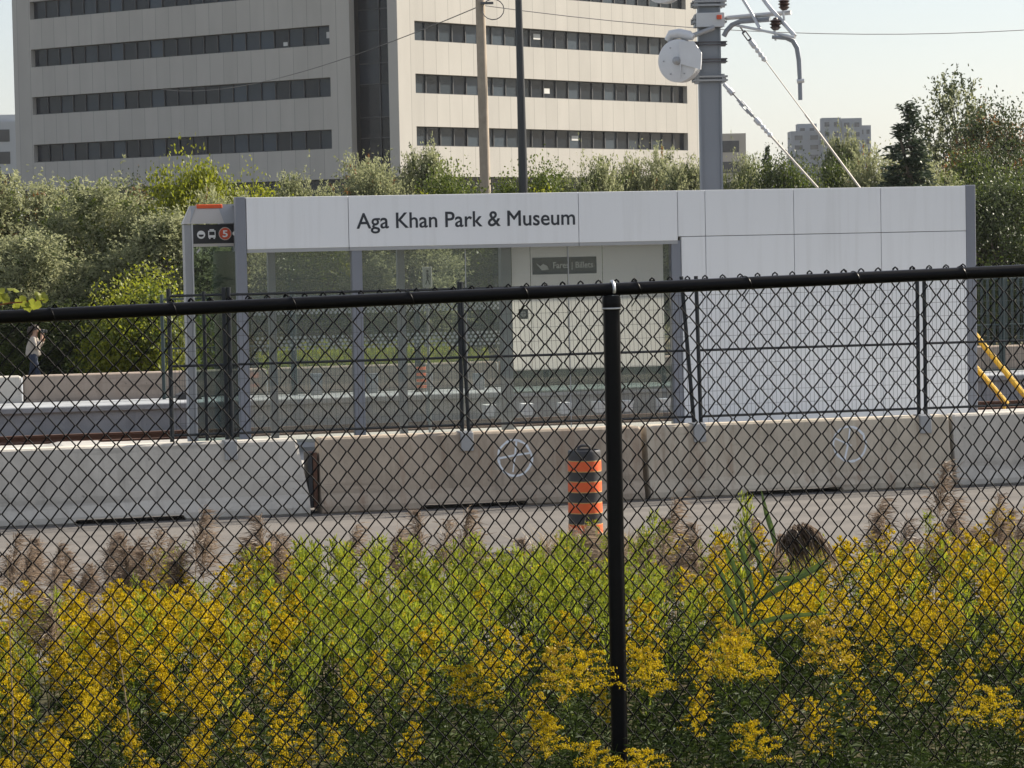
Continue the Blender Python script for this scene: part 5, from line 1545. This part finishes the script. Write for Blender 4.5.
# ------------------------------------------------------------------ vine on the rail at left
YV = at(20, 300, 11.1).y
t = thing('vine_sprig', 'sprig of yellow green vine leaves hanging over the fence rail at the left edge', 'plant', at(22, 300, 11.05))
def vl(px, py, dy=0.0): p = at(px, py, 11.05 + dy); return np.array(p - at(22, 300, 11.05))
mb = MB(); mb.tube([vl(-30, 312), vl(-8, 306), vl(10, 303), vl(25, 302), vl(45, 300)], [.004, .004, .003, .003, .0015], 6); mb.build('stem', S_vine, t, True)
def vleaf(c, size, tilt, rz, k):
    """lobed leaf as a fan"""
    pr_ = [(0, -.12), (.22, -.40), (.45, -.42), (.66, -.32), (.74, -.12), (.90, .02), (.86, .26), (.70, .40), (.62, .62), (.40, .64), (.22, .80), (.0, .98), (-.20, .78), (-.42, .66), (-.60, .60), (-.72, .40), (-.88, .24), (-.88, .0), (-.74, -.14), (-.64, -.34), (-.45, -.42), (-.22, -.40)]
    vs2 = [Vector((0, .15, .06))] + [Vector((a * .55, b2 * .62, -.05 * abs(a) - .1 * max(0, b2) ** 2)) for a, b2 in pr_]
    T = Matrix.Translation(Vector(c)) @ Matrix.Rotation(rz, 4, 'Y') @ Matrix.Rotation(tilt, 4, 'X') @ Matrix.Scale(size, 4)
    mb = MB(); n = len(pr_)
    mb.add(vs2, [(0, 1 + i, 1 + (i + 1) % n) for i in range(n)], 0, T); return mb.build('vine_leaf', L_vine, t, False)
for k, (px, py, s, ti, rz) in enumerate(((3, 300, .055, 1.35, .5), (0, 293, .05, .9, -.7), (13, 290, .05, .35, .3), (20, 300, .05, 1.3, 2.6), (28, 304, .055, 1.5, 3.0), (35, 303, .055, 1.25, 3.5), (42, 299, .05, 1.4, .3), (37, 296, .035, 1.0, 1.2), (16, 306, .03, 1.2, 3.3))):
    vleaf(vl(px, py, -.02 * (k % 3)), s, ti, rz, k)

# ------------------------------------------------------------------ walking person
def skin_mesh(name, verts, edges, radii, mat, parent, sub=2, root=0):
    me = bpy.data.meshes.new(name); me.from_pydata(verts, edges, []); me.update()
    o = bpy.data.objects.new(name, me); COL.objects.link(o)
    md = o.modifiers.new('s', 'SKIN')
    for i, r in enumerate(radii):
        sv = me.skin_vertices[0].data[i]; sv.radius = (r if isinstance(r, tuple) else (r, r)); sv.use_root = (i == root)
    if sub: 
        ms = o.modifiers.new('d', 'SUBSURF'); ms.levels = sub; ms.render_levels = sub
    dg = bpy.context.evaluated_depsgraph_get(); dg.update()
    m2 = bpy.data.meshes.new_from_object(o.evaluated_get(dg)); m2.name = name
    bpy.data.objects.remove(o)
    m2.materials.clear(); m2.materials.append(mat); m2.polygons.foreach_set('use_smooth', [True] * len(m2.polygons))
    o2 = bpy.data.objects.new(name, m2); COL.objects.link(o2); o2.parent = parent
    return o2
M['skin'] = flat('skin', (.42, .25, .17), .55); M['hair'] = flat('hair', (.035, .022, .015), .6)
M['shirt'] = flat('shirt', (.42, .37, .32), .85, var=.3, vscale=14); M['jeans'] = flat('jeans', (.03, .04, .07), .85, var=.25, vscale=12)
YP = 58.5
ph = at(34, 325, YP); pf = -.02
HP = (ph.z - pf)
pe = thing('person', 'person in pale patterned jacket and blue jeans walking behind the far barrier, hands at face', 'person', (ph.x - .03, YP, pf), 0)
k = HP / 1.62
def S(*p): return tuple(c_ * k for c_ in p)
# facing right (+x) and slightly towards the camera (-y)
bv = [S(0, 0, .90), S(.0, 0, 1.10), S(.02, 0, 1.30), S(.04, 0, 1.38), S(.06, 0, 1.46), S(.075, 0, 1.53), S(.07, 0, 1.59),     # 0-6 pelvis..head
      S(.03, -.16, 1.30), S(.10, -.20, 1.06), S(.22, -.08, 1.28), S(.215, -.05, 1.40),                                  # near arm 7-10
      S(.02, .16, 1.30), S(.10, .19, 1.08), S(.24, .08, 1.28), S(.225, .05, 1.40),                                     # far arm 11-14
      S(0, -.085, .86), S(.12, -.09, .48), S(.10, -.09, .09), S(.22, -.10, .03),                                       # near leg 15-18
      S(0, .085, .86), S(-.06, .09, .48), S(-.26, .09, .14), S(-.17, .09, .04)]                                        # far leg 19-22
be = [(0, 1), (1, 2), (2, 3), (3, 4), (4, 5), (5, 6), (2, 7), (7, 8), (8, 9), (9, 10), (2, 11), (11, 12), (12, 13), (13, 14), (0, 15), (15, 16), (16, 17), (17, 18), (0, 19), (19, 20), (20, 21), (21, 22)]
brd = [(.10, .08), (.095, .075), (.12, .08), .055, .075, .095, .07, .055, .042, .035, .032, .055, .042, .035, .032, .085, .055, .04, .035, .085, .055, .04, .035]
# hands: five fingers folded round the camera
for (w_i, sy) in ((10, -1), (14, 1)):
    wv = Vector(bv[w_i]); 
    for q_ in range(4):
        a_ = len(bv); base_ = wv + Vector((.02, sy * -.012 * (q_ - 1.5), .03)) * k
        bv.append(base_[:]); bv.append((base_ + Vector((.02, sy * -.02, .045)) * k)[:]); be += [(w_i, a_), (a_, a_ + 1)]; brd += [.011, .008]
    a_ = len(bv); bv.append((wv + Vector((-.02, sy * -.02, .03)) * k)[:]); bv.append((wv + Vector((-.015, sy * -.035, .06)) * k)[:]); be += [(w_i, a_), (a_, a_ + 1)]; brd += [.012, .009]
brd = [(r[0] * k, r[1] * k) if isinstance(r, tuple) else r * k for r in brd]
skin_mesh('body', bv, be, brd, M['skin'], pe, 2)
jv = [S(0, 0, .86), S(0, 0, .97), S(.0, 0, 1.12), S(.02, 0, 1.30), S(.03, 0, 1.36), S(.03, -.165, 1.30), S(.10, -.205, 1.06), S(.20, -.10, 1.25), S(.02, .165, 1.30), S(.10, .195, 1.08), S(.22, .09, 1.25)]
skin_mesh('jacket', jv, [(0, 1), (1, 2), (2, 3), (3, 4), (3, 5), (5, 6), (6, 7), (3, 8), (8, 9), (9, 10)], [(r[0] * k, r[1] * k) if isinstance(r, tuple) else r * k for r in [(.205, .17), (.20, .165), (.18, .14), (.16, .115), .07, .07, .058, .048, .07, .058, .048]], M['shirt'], pe, 2)
tv = [S(0, 0, 1.06), S(0, 0, .90), S(0, -.085, .84), S(.12, -.09, .48), S(.10, -.09, .12), S(0, .085, .84), S(-.06, .09, .48), S(-.25, .09, .16)]
skin_mesh('trousers', tv, [(0, 1), (1, 2), (2, 3), (3, 4), (1, 5), (5, 6), (6, 7)], [(r[0] * k, r[1] * k) if isinstance(r, tuple) else r * k for r in [(.14, .115), (.15, .125), .105, .072, .055, .098, .068, .055]], M['jeans'], pe, 2)
mb = MB(); 
hp = [(.105, -.005), (.112, .03), (.105, .07), (.075, .11), (.03, .125)]
mb.lathe([(r * k, z * k) for r, z in hp], 16, Matrix.Translation(S(.052, 0, 1.50)) @ Matrix.Rotation(R(-18), 4, 'Y'))
mb.tube([S(-.02, 0, 1.56), S(-.05, 0, 1.48), S(-.05, 0, 1.40), S(-.035, 0, 1.33)], [.075 * k, .085 * k, .065 * k, .02], 10)
mb.build('hair', M['hair'], pe, True)
mb = MB()
for sy in (-1, 1): mb.lathe([(.001, -.012 * k), (.012 * k, 0), (.001, .012 * k)], 8, Matrix.Translation(S(.158, sy * .034, 1.525)))
mb.build('eyes', M['hair'], pe, True)
mb = MB(); mb.tube([S(.155, 0, 1.53), S(.178, 0, 1.49), S(.165, 0, 1.475)], [.010 * k, .016 * k, .012 * k], 8); mb.build('nose', M['skin'], pe, True)
for sy in (-1, 1):
    mb = MB(); x_, y_, z_ = (.10, -.09, 0) if sy < 0 else (-.2, .09, .06)
    mb.tube([S(x_ - .06, y_, z_ + .05), S(x_ + .04, y_, z_ + .055), S(x_ + .15, y_, z_ + .03)], [.045 * k, .05 * k, .032 * k], 10); mb.build('shoe', M['rubber'], pe, True)
cm = MB(); c0 = Vector(S(.235, 0, 1.47)) + Vector((ph.x - .03, YP, pf))
cm.box(-.03, .03, -.06, .06, -.04, .04, bev=.006); cm.tube([(.03, 0, 0), (.085, 0, 0)], [.032, .03], 12)
o = cm.build('handheld_camera', M['rubber']); o.location = c0; tag(o, 'small dark camera held at the face of the walking person', 'camera')

print('EXTENTS', ULa, URa, HT, zF, zTop, ZE, zb, ztp, uL, uR, zl0, zr0)

# ------------------------------------------------------------------ thin haze in the air
hm = bpy.data.materials.new('haze_air'); hm.use_nodes = True
hn = hm.node_tree; hn.nodes.clear()
ho = hn.nodes.new('ShaderNodeOutputMaterial'); hv = hn.nodes.new('ShaderNodeVolumePrincipled')
hv.inputs['Color'].default_value = (.92, .95, 1, 1); hv.inputs['Density'].default_value = .00009; hv.inputs['Anisotropy'].default_value = .3
hn.links.new(hv.outputs[0], ho.inputs['Volume'])
hb = MB(); hb.box(-420, 420, -40, 1150, -1.2, 60)
tag(hb.build('haze', hm), 'thin pale haze in the air', 'haze', kind='stuff')
